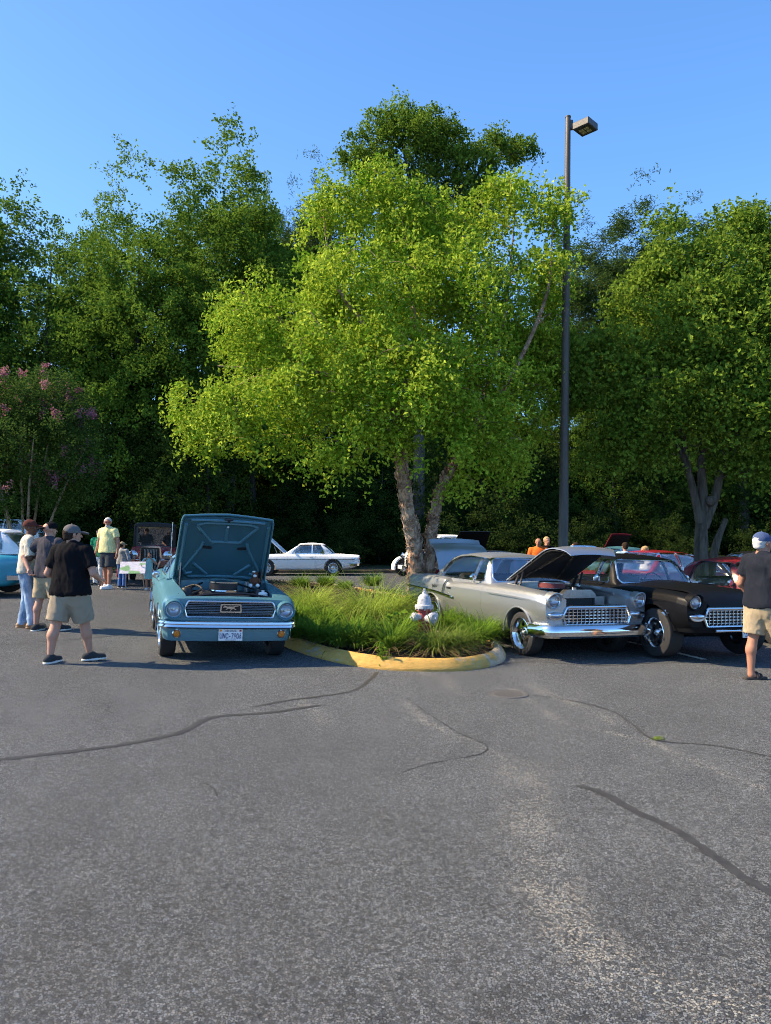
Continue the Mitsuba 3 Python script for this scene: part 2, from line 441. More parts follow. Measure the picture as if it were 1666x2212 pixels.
def foliage(rng, tips, per, spread, size, aspect, hang, colors, jitter=.25, flat=.8, up=.35):
    """leaves round every clump; returns mesh and per-vertex colours"""
    n = len(tips); m = 6
    ctr = tips.mean(0)
    td = unit(rng.normal(size=(n, m, 3)) + unit(tips - ctr)[:, None] * .55 - np.array([0, 0, hang * .8]))
    td[..., 2] *= flat; td = unit(td)
    tl = spread * 2.1 * rng.uniform(.45, 1.15, (n, m)) * rng.uniform(.75, 1.25, n)[:, None]
    cnt = rng.poisson(per / m, n * m)
    idx2 = np.repeat(np.arange(n * m), cnt); idx = idx2 // m
    t = rng.uniform(.12, 1.0, len(idx)) ** .8
    D = td.reshape(-1, 3)[idx2]; ln = tl.ravel()[idx2]
    pos = tips[idx] + D * (t * ln)[:, None] + rng.normal(size=(len(idx), 3)).clip(-1.4, 1.4) * size * .75
    pos[:, 2] -= hang * .5 * (t * ln) ** 2 / spread
    nrm = unit(rng.normal(size=(len(idx), 3)) + np.array([0, 0, up]) + D * .2)
    v, f = leaf_mesh(rng, pos, nrm, size, aspect)
    c0, c1 = np.array(colors[0]), np.array(colors[1])
    t = np.clip(rng.normal(.5, .20, len(idx)) + (rng.normal(0, .22, n))[idx], 0, 1)[:, None]
    col = (c0 * (1 - t) + c1 * t) * rng.uniform(1 - jitter, 1 + jitter, (len(idx), 1))
    return trimesh.Trimesh(v, f, process=False), np.repeat(col, 4, axis=0)

def leaf_bsdf(name, trans=0.7, rough=0.42, spec=1.35):
    scene[name] = {'type': 'principledthin', 'base_color': {'type': 'mesh_attribute', 'name': 'vertex_color'}, 'roughness': rough, 'diff_trans': trans, 'eta': spec}
    return name
leaf_bsdf('leaf', 0.75); leaf_bsdf('glossy_leaf', 0.75, 0.30, 1.5)

def bark_color(lo, hi, sx=9, sz=3.0):
    def f(p, n, uv):
        a = fbm(p.x * sx, p.y * sx, p.z * sz, 4); b = fbm(p.x * sx * 4, p.y * sx * 4, p.z * sz * 3, 3)
        return mix(lo, hi, smoothstep(0.25, 0.75, 0.6 * a + 0.4 * b))
    return f
def bark(name, lo, hi, sx=9, sz=3.0, h=0.012):
    fn = bark_color(lo, hi, sx, sz)
    hf = lambda p, n, uv: fbm(p.x * sx * 2, p.y * sx * 2, p.z * sz * 1.6, 4)
    scene[name] = {'type': 'twosided', 'bsdf': {'type': 'bumpmap', 'arbitrary': mikit.proc(hf, 0.004), 'scale': h, 'bsdf': {'type': 'principled', 'base_color': mikit.proc(fn), 'roughness': 0.85}}}
bark('birch_bark', (0.14, 0.062, 0.034), (0.58, 0.40, 0.28), 9, 6, 0.03)
bark('grey_bark', (0.035, 0.026, 0.018), (0.135, 0.105, 0.075), 12, 2.0, 0.025)
bark('dark_bark', (0.030, 0.026, 0.022), (0.085, 0.075, 0.062), 8, 2.0, 0.012)
bark('tan_bark', (0.22, 0.15, 0.09), (0.42, 0.31, 0.20), 6, 1.2, 0.004)

def stem(path, radii, n=14, rough=0.10, seed=0):
    q = smooth_line(path, 8)
    r = np.interp(np.linspace(0, 1, len(q)), np.linspace(0, 1, len(radii)), radii)
    m = tube(q, r, n)
    v = m.vertices
    ctr = np.repeat(q, n, axis=0)[:len(v)]
    d = v - ctr
    k = 1 + rough * (meshkit.fbm(v * np.array([7, 7, 3.2]), 3, seed) * 2 - 1) * 1.6
    m.vertices = ctr + d * k[:, None]
    return m

def limbs_mesh(limbs, n=5):
    return cat([tube(q, r, n, caps=False) for q, r in limbs]) if limbs else trimesh.Trimesh()

# --- the birch on the island
rng = np.random.default_rng(11)
BY = 15.3
def pb(u, v, ru, dy=0.0, rv=None, ry=None):
    """ellipsoid of the crown seen at (u, v) with pixel radii, dy metres nearer or farther than the trunk"""
    y = BY + dy; c = at(u, v, y); s = y / FOC
    rx, rz = ru * s, (rv or ru) * s
    return (c[0], c[1], c[2], rx, ry or min(max(rx, rz), 1.7), rz)
blobs = [pb(845, 450, 80, .2, 75), pb(730, 480, 70, 0, 85), pb(930, 500, 110, .3, 90), pb(1090, 470, 70, .4, 90), pb(1180, 520, 60, 0, 100),
    pb(640, 590, 95, -.2, 80), pb(800, 620, 150, -.6, 130), pb(980, 640, 150, -.5, 130), pb(1120, 660, 95, 1.3, 120),
    pb(530, 700, 80, 0, 70), pb(450, 760, 75, .1, 80), pb(420, 860, 55, .1, 80), pb(560, 830, 130, -.7, 100), pb(700, 780, 150, -1.0, 120), pb(860, 800, 160, -1.1, 130),
    pb(1010, 830, 135, -.6, 120), pb(1140, 850, 70, 1.6, 110), pb(600, 930, 95, -.3, 60), pb(760, 940, 120, -.8, 80), pb(920, 950, 110, -.8, 75), pb(1060, 970, 85, .3, 70),
    pb(440, 920, 55, .2, 45), pb(820, 380, 40, .2, 40), pb(1195, 430, 34, .1, 40), pb(700, 420, 30, .1, 45), pb(1085, 390, 35, .4, 30),
    pb(800, 700, 190, 1.6, 170), pb(1000, 760, 180, 1.7, 170), pb(650, 800, 170, 1.5, 110), pb(920, 560, 150, 1.5, 110), pb(1180, 600, 45, 1.6, 80), pb(1180, 760, 45, 1.8, 80), pb(980, 1020, 60, -.2, 40), pb(700, 1000, 50, -.2, 30),
    pb(480, 965, 35, .1, 25), pb(545, 640, 50, 0, 40), pb(395, 800, 30, .2, 60), pb(440, 830, 65, -1.0, 60), pb(500, 740, 75, -1.0, 55), pb(560, 670, 75, -1.0, 55), pb(480, 900, 70, -1.0, 45), pb(420, 760, 45, -.9, 45)]
tips, _ = crown(rng, blobs, 3000, gap=(.95, .425))
zh = tips[:, 2] - (.55 - tips[:, 0]) * SUN[2] / -SUN[0]
slit = (zh > .1) & (zh < 3.1) & (tips[:, 0] < .2) & (np.abs(tips[:, 1] - BY + .05) < .40)   # gap cut through the crown along the sun rays to light the trunks
tips = tips[~slit | (rng.uniform(size=len(tips)) < .18)]
g0 = gp(at(898, 1240, BY)[0], BY)
stems = [([g0 + [.02, 0, -.1], at(896, 1190, BY), at(884, 1120, BY), at(872, 1040, BY), at(868, 960, BY - .1), at(880, 880, BY - .1), at(900, 790, BY), at(890, 640, BY), at(870, 470, BY + .2)], [.19, .155, .145, .14, .125, .105, .08, .045, .015]),
         ([g0 + [.30, .12, -.1], at(929, 1195, BY + .15), at(935, 1140, BY + .2), at(947, 1080, BY + .2), at(962, 1040, BY + .2), at(1000, 970, BY + .3), at(1050, 850, BY + .3), at(1090, 680, BY + .4), at(1110, 500, BY + .4)], [.125, .11, .10, .10, .095, .08, .06, .04, .012]),
         ([at(880, 960, BY), at(830, 860, BY - .2), at(740, 815, BY - .4), at(600, 800, BY - .2), at(470, 790, BY)], [.09, .07, .055, .035, .012]),
         ([at(885, 840, BY), at(800, 720, BY), at(720, 600, BY), at(700, 470, BY)], [.09, .06, .04, .012]),
         ([at(1000, 960, BY + .3), at(1100, 820, BY + .3), at(1180, 640, BY + .1), at(1195, 480, BY)], [.07, .055, .035, .01])]
birch = thing('birch_tree', 'sunlit yellow-green birch with two peeling trunks on the planted island', 'tree')
for i, (p, r) in enumerate(stems[:2]):
    P(birch, 'trunk', stem(p, r, 18, .16, i), 'birch_bark')
P(birch, 'limb', cat([stem(p, r, 8, .08, i + 4) for i, (p, r) in enumerate(stems[2:])]), 'birch_bark')
sk = skeleton(rng, [(np.array(p)[3:] if i < 2 else np.array(p), r[3:] if i < 2 else r) for i, (p, r) in enumerate(stems)], tips[rng.choice(len(tips), 700, replace=False)])
P(birch, 'twig', limbs_mesh(sk, 4), 'birch_bark'); lab('birch_tree__twig', 'thin twigs through the crown', kind='stuff')
m, col = foliage(rng, tips, 62, .24, .092, .62, .45, ((.13, .26, .015), (.50, .61, .07)), .32)
put('birch_tree__crown', m, 'glossy_leaf', False, color=col)
# curls of peeling bark, real flakes standing off the trunks
fl = []
for (p, r) in stems[:2]:
    q = smooth_line(p[:6], 10); rr = np.interp(np.linspace(0, 1, len(q)), np.linspace(0, 1, 6), r[:6])
    for _ in range(420):
        i = rng.integers(4, len(q) - 1); a = rng.uniform(0, 2 * PI)
        d = np.array([math.cos(a), math.sin(a), 0])
        s = np.array([-d[1], d[0], 0]); w = rng.uniform(.02, .07); h = rng.uniform(.03, .13)
        o = q[i] + d * rr[i] * rng.uniform(.95, 1.05) + (q[i + 1] - q[i]) * rng.uniform(0, 1)
        lift = rng.uniform(.01, .045)
        fl.append((np.array([o - s * w, o + s * w, o + s * w + d * lift + [0, 0, h], o - s * w * .6 + d * lift * 1.4 + [0, 0, h * .8]]), [[0, 1, 2], [0, 2, 3]]))
v = np.vstack([a for a, _ in fl]); f = np.vstack([np.array(b) + 4 * i for i, (_, b) in enumerate(fl)])
put('birch_tree__bark_flake', trimesh.Trimesh(v, f, process=False), 'birch_bark', False)
lab('birch_tree__bark_flake', 'curls of peeling bark', kind='stuff')
# ---------------------------------------------------------------- the planted island
def gdz(u, v, dz=0.12):
    d = ray(u, v); t = 8.0; p = CAM
    for _ in range(40):
        p = CAM + d * t
        t = (gz(p[0], p[1]) + dz - CAM[2]) / d[2]
    p = CAM + d * t
    return np.array([p[0], p[1], float(gz(p[0], p[1])) + dz])
front = [ground(*q)[:2] for q in [(618, 1398), (669, 1417), (737, 1434), (784, 1442), (825, 1447), (907, 1451), (990, 1450), (1043, 1444), (1080, 1434), (1093, 1422), (1087, 1406), (1070, 1393)]]
left_back = [front[0] + np.array([-.36, .93]) * s for s in (13, 10, 7, 4, 2, .9)]
right_back = [(1.18, 12.2), (.70, 13.6), (.66, 14.6), (1.15, 15.6), (1.35, 17.0), (.9, 20.0), (-1.2, 23.6), (-5.2, 24.3)]
outline = Polygon(smooth_line(np.array(left_back + front + right_back), 6)).buffer(0)
ring_ = np.array(outline.exterior.coords)[:-1]
if not Polygon(ring_).exterior.is_ccw: ring_ = ring_[::-1]
# kerb cast in lengths, yellow paint worn off in places
def yellow_color(p, n, uv):
    a = fbm(p.x * 4, p.y * 4, p.z * 6, 4); b = fbm(p.x * 26, p.y * 26, p.z * 26, 3)
    paint_ = mix((0.44, 0.26, 0.06), (0.60, 0.375, 0.10), a)
    bare = mix((0.26, 0.21, 0.15), (0.40, 0.34, 0.25), b)
    return mix(paint_, bare, smoothstep(0.55, 0.63, 0.5 * a + 0.5 * b)) * (0.75 + 0.4 * b)
def bare_color(p, n, uv):
    a = fbm(p.x * 4, p.y * 4, p.z * 6, 4); b = fbm(p.x * 26, p.y * 26, p.z * 26, 3)
    return mix(mix((0.30, 0.24, 0.16), (0.44, 0.37, 0.27), b), (0.44, 0.27, 0.08), smoothstep(0.52, 0.62, a)) * (0.75 + 0.4 * b)
def kerb_h(p, n, uv): return fbm(p.x * 18, p.y * 18, p.z * 18, 4) + .5 * noise(p.x * 70, p.y * 70, p.z * 70)
for nm, fn in (('kerb_yellow', yellow_color), ('kerb_bare', bare_color)):
    scene[nm] = {'type': 'twosided', 'bsdf': {'type': 'bumpmap', 'arbitrary': mikit.proc(kerb_h, .003), 'scale': .010, 'bsdf': {'type': 'principled', 'base_color': mikit.proc(fn), 'roughness': .85}}}
L_ = LineString(np.vstack([ring_, ring_[:1]]))
tot = L_.length; n_st = 14
s_front = L_.project(Point(front[6]))
lab('island_kerb', 'rounded kerb round the planted island, yellow paint worn and cracked', kind='structure')
prof = [(.0, -.06), (.0, .025), (.018, .06), (.05, .105), (.085, .138), (.12, .15), (.165, .148), (.18, .135), (.18, -.06)]
for k in range(n_st):
    s0 = (s_front + .62 + (k) * tot / n_st) % tot
    ss = (s0 + np.linspace(.004, tot / n_st - .004, 16)) % tot
    pts = np.array([L_.interpolate(a).coords[0] for a in ss])
    z = gz(pts[:, 0], pts[:, 1])
    mid = pts[8]
    isbare = mid[0] > .8 or mid[1] > 12.6
    key = part('island_kerb', 'kerb_stone')
    m = sweep(np.column_stack([pts, z]), [(-a, b) for a, b in prof])
    m = m.subdivide_to_size(.09)
    m.vertices = m.vertices + (meshkit.fbm(m.vertices * 9, 3, 4)[:, None] - .5) * .012 * np.array([1, 1, .6])
    put(key, m, 'kerb_bare' if isbare else 'kerb_yellow', 40)
def mulch_color(p, n, uv):
    b = noise(p.x * 60, p.y * 60, 0); a = fbm(p.x * 8, p.y * 8, 0, 3)
    return mix((0.012, 0.008, 0.006), (0.06, 0.038, 0.024), b * a * 1.6)
scene['mulch'] = {'type': 'twosided', 'bsdf': {'type': 'bumpmap', 'arbitrary': mikit.proc(lambda p, n, uv: noise(p.x * 55, p.y * 70), .003), 'scale': .02, 'bsdf': {'type': 'principled', 'base_color': mikit.proc(mulch_color), 'roughness': .95}}}
inner_ = outline.buffer(-.15)
m = trimesh.creation.extrude_polygon(inner_, .05, engine='earcut').subdivide_to_size(.25)
v = m.vertices
bd = np.array([inner_.exterior.distance(Point(a[0], a[1])) for a in v])
m.vertices = np.column_stack([v[:, 0], v[:, 1], gz(v[:, 0], v[:, 1]) + .07 + .10 * np.clip(bd / .6, 0, 1) + (v[:, 2] - .05)])
put('soil', m, 'mulch', 40); lab('soil', 'dark mulch bed of the island', kind='structure')

# chips of mulch and dry litter on the bed and along the kerb
rng = np.random.default_rng(8)
def chips(pts, size, seed):
    r = np.random.default_rng(seed); n = len(pts)
    nrm = unit(r.normal(size=(n, 3)) * .6 + [0, 0, 1])
    return trimesh.Trimesh(*leaf_mesh(r, pts, nrm, size, .35, .1), process=False)
pp = rng.uniform([-5.5, 10], [1.9, 24], (15000, 2))
pp = pp[[inner_.contains(Point(a)) for a in pp]]
solid('chip', (.07, .042, .026), .9); solid('dry_leaf', (.24, .15, .08), .85)
put('mulch_chips', chips(np.column_stack([pp, gz(pp[:, 0], pp[:, 1]) + .178]), .06, 3), 'chip', False); lab('mulch_chips', 'loose bark chips on the island bed', 'mulch', kind='stuff')

# grass clumps: blades that rise and bow outwards
def blades(rng, c, n, rb, L, width, lean, droop, colors, dry=0.0, seg_n=5):
    az = rng.uniform(0, 2 * PI, n); r = rb * np.sqrt(rng.uniform(0, 1, n)); a2 = az + rng.normal(0, .7, n)
    base = np.column_stack([c[0] + r * np.cos(az), c[1] + r * np.sin(az), np.full(n, c[2])])
    ln = L * rng.uniform(.55, 1.15, n)
    isdry = rng.uniform(0, 1, n) < dry
    e0 = PI / 2 - np.abs(rng.normal(lean, .22, n)) * (.4 + .6 * r / rb); bend = droop * rng.uniform(.5, 1.5, n)
    e0 = np.where(isdry, e0 * .5, e0)
    out = np.column_stack([np.cos(a2), np.sin(a2), np.zeros(n)]); side = np.column_stack([-np.sin(a2), np.cos(a2), np.zeros(n)])
    p = base.copy(); V = []
    for k in range(seg_n + 1):
        t = k / seg_n
        w = width * (1 - t) ** .6 * (.7 + .3 * min(1, t * 5)) if k < seg_n else 0
        tw = side * w / 2
        V.append(np.stack([p - tw, p + tw], 1) if k < seg_n else p[:, None])
        e = e0 - bend * (t + .5 / seg_n)
        p = p + (out * np.cos(e)[:, None] + np.array([0, 0, 1]) * np.sin(e)[:, None]) * (ln / seg_n)[:, None]
        p[:, 2] = np.maximum(p[:, 2], c[2] + .01)
    m = 2 * seg_n + 1
    v = np.concatenate(V, 1).reshape(-1, 3); f = []
    for k in range(seg_n - 1): f += [[2 * k, 2 * k + 1, 2 * k + 3], [2 * k, 2 * k + 3, 2 * k + 2]]
    f.append([2 * seg_n - 2, 2 * seg_n - 1, 2 * seg_n])
    F = (np.array(f)[None] + (np.arange(n) * m)[:, None, None]).reshape(-1, 3)
    t = rng.uniform(0, 1, (n, 1)); col = np.array(colors[0]) * (1 - t) + np.array(colors[1]) * t
    col = np.where(isdry[:, None], np.array([.34, .24, .12]) * rng.uniform(.6, 1.1, (n, 1)), col)
    return trimesh.Trimesh(v, F, process=False), np.repeat(col, m, axis=0)
LIR = ((.07, .15, .02), (.20, .33, .04)); FOU = ((.20, .31, .04), (.46, .56, .12))
spots = [  # u, v of the foot, height in pixels, half width in pixels, kind, label
    (640, 1376, 60, 52, 'l', 'dark strappy clump at the island corner beside the teal bumper'),
    (690, 1386, 66, 50, 'l', 'dark strappy clump in the coupe shade, second along the kerb'),
    (738, 1396, 68, 45, 'l', 'strappy clump half in the coupe shade, third along the kerb'),
    (776, 1398, 70, 45, 'l', 'sunlit strappy clump with drooping dry blades over the yellow kerb'),
    (845, 1404, 82, 52, 'l', 'upright green clump behind the kerb weed'),
    (938, 1408, 86, 66, 'd', 'wide clump with a skirt of tan dry blades below the hydrant'),
    (985, 1404, 66, 52, 'd', 'clump mixed with dry blades right of the hydrant'),
    (1030, 1392, 72, 42, 'l', 'bright green clump near the right end of the kerb'),
    (1052, 1382, 64, 34, 'l', 'last small clump at the right tip of the island'),
    (640, 1348, 62, 50, 'l', 'dark clump behind the teal headlight'),
    (700, 1358, 66, 55, 'l', 'dark clump before the pale grass mound'),
    (760, 1378, 64, 50, 'l', 'dark clump at the foot of the large grass mound'),
    (868, 1374, 56, 44, 'l', 'clump left of the hydrant foot'),
    (968, 1362, 62, 36, 'l', 'tall clump right behind the hydrant'),
    (1012, 1366, 66, 42, 'l', 'clump against the silver door'),
    (805, 1348, 124, 100, 'f', 'largest pale fountain grass mound in the middle of the island'),
    (868, 1336, 93, 55, 'f', 'pale fountain grass mound left of the hydrant top'),
    (668, 1326, 84, 62, 'f', 'pale fountain grass mound beside the raised teal bonnet'),
    (650, 1268, 34, 34, 'l', 'far dark clump just right of the teal bonnet'),
    (705, 1266, 36, 34, 'l', 'far dark clump below the white coupe'),
    (805, 1266, 36, 30, 'l', 'far dark clump below the tail of the white coupe'),
    (745, 1272, 24, 30, 'l', 'low far clump between two darker ones')]
rng = np.random.default_rng(31)
for u, v, hp, wp, kd, l in spots:
    c = gdz(u, v, .15); s = c[1] / FOC
    k = thing('grass_clump', l, 'ornamental grass', 'grass clumps on the planted island')
    Hh, Wd = hp * s, wp * s
    if kd == 'f': m, col = blades(rng, c, 1500, Wd * .42, Hh * 1.30, .011, .60, 1.7, FOU, .04, 7)
    elif kd == 'd': m, col = blades(rng, c, 520, Wd * .40, Hh * 1.18, .017, .60, 1.45, ((.10, .16, .03), (.20, .27, .055)), .34, 6)
    else: m, col = blades(rng, c, 380, Wd * .38, Hh * 1.12, .021, .55, 1.15, LIR, .06, 6)
    put(k, m, 'leaf', False, color=col)
# weeds
w = ground(826, 1444)
k = thing('weed', 'small leafy weed growing out of the yellow kerb joint', 'weed')
rngw = np.random.default_rng(3)
pts = np.array([[w[0] + rngw.normal(0, .035), w[1] - .02 + rngw.normal(0, .03), w[2] + .02 + rngw.uniform(0, .30)] for _ in range(60)])
m = trimesh.Trimesh(*leaf_mesh(rngw, pts, unit(rngw.normal(size=(60, 3)) + [0, 0, .5]), .07, .4), process=False)
put(k, m, 'leaf', False, color=np.tile([.16, .26, .03], (240, 1)))
w = ground(1421, 1600)
k = thing('weed', 'tiny yellow-green tuft in the tar crack on the right', 'weed')
pts = np.array([[w[0] + rngw.normal(0, .03), w[1] + rngw.normal(0, .02), w[2] + .012 + rngw.uniform(0, .02)] for _ in range(30)])
m = trimesh.Trimesh(*leaf_mesh(rngw, pts, unit(rngw.normal(size=(30, 3)) + [0, 0, .5]), .03, .4), process=False)
put(k, m, 'leaf', False, color=np.tile([.20, .27, .05], (120, 1)))
w = gdz(762, 1330, .55)
k = thing('weed', 'broad leaved weed poking out before the large grass mound', 'weed')
w = gdz(1182 / 1, 1, .2) if False else at(848, 1335, 11.3)
pts = np.array([w + rngw.normal(0, .07, 3) for _ in range(26)])
m = trimesh.Trimesh(*leaf_mesh(rngw, pts, unit(rngw.normal(size=(26, 3)) + [-.4, -.5, .6]), .12, .6), process=False)
put(k, m, 'leaf', False, color=np.tile([.16, .26, .03], (104, 1)))
for u, v, l in [(436, 1978 / 1.5, 'dry brown leaf lying on the asphalt left of the teal coupe')]:
    w = ground(u, v); k = thing('fallen_leaf', l, 'leaf')
    put(k, mv(chips(np.array([[0, 0, 0.012]]), .14, 5), *w), 'dry_leaf', False)

# ---------------------------------------------------------------- hydrant
def worn(name, c, c2, sc=40):
    scene[name] = {'type': 'twosided', 'bsdf': {'type': 'bumpmap', 'arbitrary': mikit.proc(lambda p, n, uv: fbm(p.x * sc, p.y * sc, p.z * sc, 3), .002), 'scale': .004, 'bsdf': {'type': 'principled', 'base_color': mikit.proc(lambda p, n, uv: mix(c, c2, smoothstep(.52, .66, fbm(p.x * sc, p.y * sc, p.z * sc, 3)))), 'roughness': .5}}}
worn('hydrant_silver', (.48, .49, .53), (.33, .33, .35)); worn('hydrant_red', (.30, .03, .035), (.42, .12, .11), 70)
hy = gdz(917, 1382, .14); hy = at(917, 1375, 11.9); hy = gp(hy[0], 11.9, .10)
hk = thing('fire_hydrant', 'fire hydrant with silver bonnet and caps on a worn red barrel', 'fire hydrant')
o = dict(x=hy[0], y=hy[1], z=hy[2])
P(hk, 'barrel', lathe([(0, 0), (.16, 0), (.16, .03), (.105, .04), (.10, .42), (.125, .43), (.125, .47), (0, .47)], 28, **o), 'hydrant_red')
P(hk, 'bonnet', lathe([(0, .47), (.150, .47), (.155, .50), (.150, .53), (.118, .535), (.112, .60), (.095, .66), (.06, .70), (.035, .71), (.03, .74), (0, .745)], 32, **o), 'hydrant_silver')
P(hk, 'operating_nut', mv(cyl(.022, .05, n=5), hy[0], hy[1], hy[2] + .765), 'hydrant_silver')
for k in range(8): P(hk, 'bolt', cyl(.012, .025, hy[0] + .138 * math.cos(k * PI / 4), hy[1] + .138 * math.sin(k * PI / 4), hy[2] + .458, n=6), 'hydrant_silver')
for az, r, zz, nm in ((-150, .062, .34, 'nozzle_cap'), (-48, .085, .32, 'pumper_cap'), (30, .062, .34, 'nozzle_cap')):
    a = math.radians(az)
    m = lathe([(0, 0), (r * .85, 0), (r * .9, .09), (r * 1.12, .095), (r * 1.15, .14), (r * .9, .165), (r * .3, .17), (r * .3, .20), (0, .20)], 24)
    P(hk, nm, mv(mv(m, x=0, ry=PI / 2, z=0), rz=a, x=hy[0] + .07 * math.cos(a), y=hy[1] + .07 * math.sin(a), z=hy[2] + zz), 'hydrant_silver')

# ---------------------------------------------------------------- lamp post
def post_color(p, n, uv):
    b = fbm(p.x * 12, p.y * 12, p.z * 3, 3)
    return mix((0.062, 0.050, 0.041), (0.10, 0.083, 0.068), b)
scene['post_paint'] = {'type': 'twosided', 'bsdf': {'type': 'principled', 'base_color': mikit.proc(post_color), 'roughness': .55}}
solid('housing', (.06, .056, .055), .5); solid('led_panel', (.42, .40, .26), .3); solid('housing_dark', (.03, .03, .032), .5)
LPY = 15.9
b0, t0 = at(1214, 1240, LPY), at(1227.5, 254, LPY)
b0 = np.array([b0[0], LPY, float(gz(b0[0], LPY))])
lp = thing('lamp_post', 'tall brown parking lot lamp post with one box luminaire', 'lamp post')
P(lp, 'pole', tube([b0 + (t0 - b0) * t for t in np.linspace(0, 1, 12)], np.linspace(.115, .058, 12), 20), 'post_paint', smooth=True)
P(lp, 'cap', mv(cyl(.064, .03, n=20), *(t0 + [0, 0, .012])), 'post_paint')
P(lp, 'base', box(.34, .34, .9, b0[0], b0[1], b0[2] + .45, r=.02), 'concrete')
hx = t0 + np.array([.37, -.04, -.23])
P(lp, 'bracket', cat(box(.07, .10, .20, t0[0] + .065, t0[1], t0[2] - .17, r=.01), box(.22, .08, .13, t0[0] + .17, t0[1] - .01, t0[2] - .21, r=.01)), 'housing')
hm = mv(box(.42, .40, .16, r=.014), *hx, rz=math.radians(45))
lum = P(lp, 'luminaire', hm, 'housing')
P(lp, 'underside', mv(box(.37, .35, .008), hx[0], hx[1], hx[2] - .082, rz=math.radians(45)), 'housing_dark', parent=None) if False else None
put(part(lum, 'underside'), mv(box(.37, .35, .008), hx[0], hx[1], hx[2] - .082, rz=math.radians(45)), 'housing_dark')
for i in (-1, 1):
    for j in (-1, 1):
        R = math.radians(45); dx, dy = i * .058, j * .062
        put(part(lum, 'led_panel'), mv(box(.092, .10, .008), hx[0] + dx * math.cos(R) - dy * math.sin(R), hx[1] + dx * math.sin(R) + dy * math.cos(R), hx[2] - .089, rz=R), 'led_panel')

# ---------------------------------------------------------------- red folding chair behind the silver coupe
ch = thing('folding_chair', 'red folding camp chair standing behind the tail of the silver coupe', 'chair')
q = at(925, 1240, 15.5); q = gp(q[0], 15.5, .13); Mc = frame(*q, math.radians(8), s=1.06)
P(ch, 'back', mv(box(.44, .012, .34, r=.004), 0, 0, .72, rx=.15), 'seat_red', Mc)
P(ch, 'back_panel', mv(box(.34, .014, .14, r=.004), 0, -.008, .63, rx=.15), 'seat_dark', Mc)
P(ch, 'seat', box(.46, .42, .012, 0, .22, .42, rx=-.1, r=.004), 'seat_red', Mc)
for sx in (-1, 1):
    P(ch, 'leg', tube([(sx * .25, -.05, .92), (sx * .25, .05, .45), (sx * .24, .46, .0)], .012, 6), 'dark_metal', Mc)
    P(ch, 'leg', tube([(sx * .25, .44, .45), (sx * .24, -.04, .0)], .012, 6), 'dark_metal', Mc)
    P(ch, 'armrest', box(.05, .42, .025, sx * .26, .20, .64, r=.01), 'seat_red', Mc)
P(ch, 'emblem', mv(cyl(.012, .006, n=12), 0, -.035, .80, rx=PI / 2), 'white_plain', Mc)
# display board in front of the maroon truck
def board_col(p, n, uv):
    a = smoothstep(.3, .7, noise(p.x * 18, 3, p.z * 40)); b = noise(p.x * 7, 5, p.z * 9)
    return mix(mix((.62, .60, .66), (.45, .42, .50), a * .4), (.20, .38, .16), smoothstep(.62, .8, b))
scene['board_print'] = {'type': 'twosided', 'bsdf': {'type': 'principled', 'base_color': mikit.proc(board_col), 'roughness': .6}}
bd_ = thing('display_board', 'pale printed display board leaning on a stand before the maroon vintage truck', 'display board')
q = at(287, 1228, 18.6); zg = float(gz(q[0], 18.6))
P(bd_, 'board', mv(box(.62, .012, .40, r=.003), q[0], 18.6, q[2] + .02, rx=-.75, rz=.25), 'board_print')
for sx in (-1, 1): P(bd_, 'leg', tube([(q[0] + sx * .2, 18.65, q[2] + .1), (q[0] + sx * .24, 18.7 + .1, zg)], .012, 6), 'satin_metal')
# ---------------------------------------------------------------- cars: shared tools. Local axes: the nose looks towards -y, x to the viewer's right, z up
def paint(name, c, rough=0.28, coat=1.0, metallic=0.0, spec=0.5):
    scene[name] = {'type': 'twosided', 'bsdf': {'type': 'principled', 'base_color': rgb(*c), 'roughness': rough, 'metallic': metallic, 'specular': spec, 'clearcoat': coat, 'clearcoat_gloss': 0.92}}
    return name
paint('paint_teal', (0.075, 0.20, 0.255), 0.32, metallic=0.25)
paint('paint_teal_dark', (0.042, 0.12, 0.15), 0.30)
paint('paint_silver', (0.44, 0.45, 0.46), 0.38, 1.0, metallic=0.8)
paint('paint_black', (0.005, 0.005, 0.006), 0.42, 0.15, spec=.14)
paint('paint_black_gloss', (0.010, 0.010, 0.012), 0.2)
paint('paint_white', (0.74, 0.75, 0.74), 0.35)
paint('paint_burgundy', (0.14, 0.010, 0.018), 0.28)
paint('paint_red_shaded', (0.17, 0.006, 0.010), 0.28)  # base red lowered to stand for the shade of the broad tree
paint('paint_maroon', (0.17, 0.012, 0.022), 0.28)
paint('paint_turquoise', (0.02, 0.24, 0.34), 0.3)
solid('seat_dark', (0.03, 0.03, 0.032), 0.6)
solid('seat_teal', (0.10, 0.24, 0.28), 0.55)
solid('seat_white', (0.55, 0.53, 0.50), 0.55)
solid('seat_red', (0.40, 0.02, 0.03), 0.5)
solid('plate_white', (0.72, 0.73, 0.74), 0.4)
solid('engine_black', (0.015, 0.015, 0.016), 0.4)
solid('radiator_core', (0.012, 0.012, 0.013), 0.6)

def chaikin(p, n=2):
    for _ in range(n):
        q = [p[0]]
        for a, b in zip(p[:-1], p[1:]):
            q += [a * .75 + b * .25, a * .25 + b * .75]
        q.append(p[-1]); p = np.array(q)
    return p

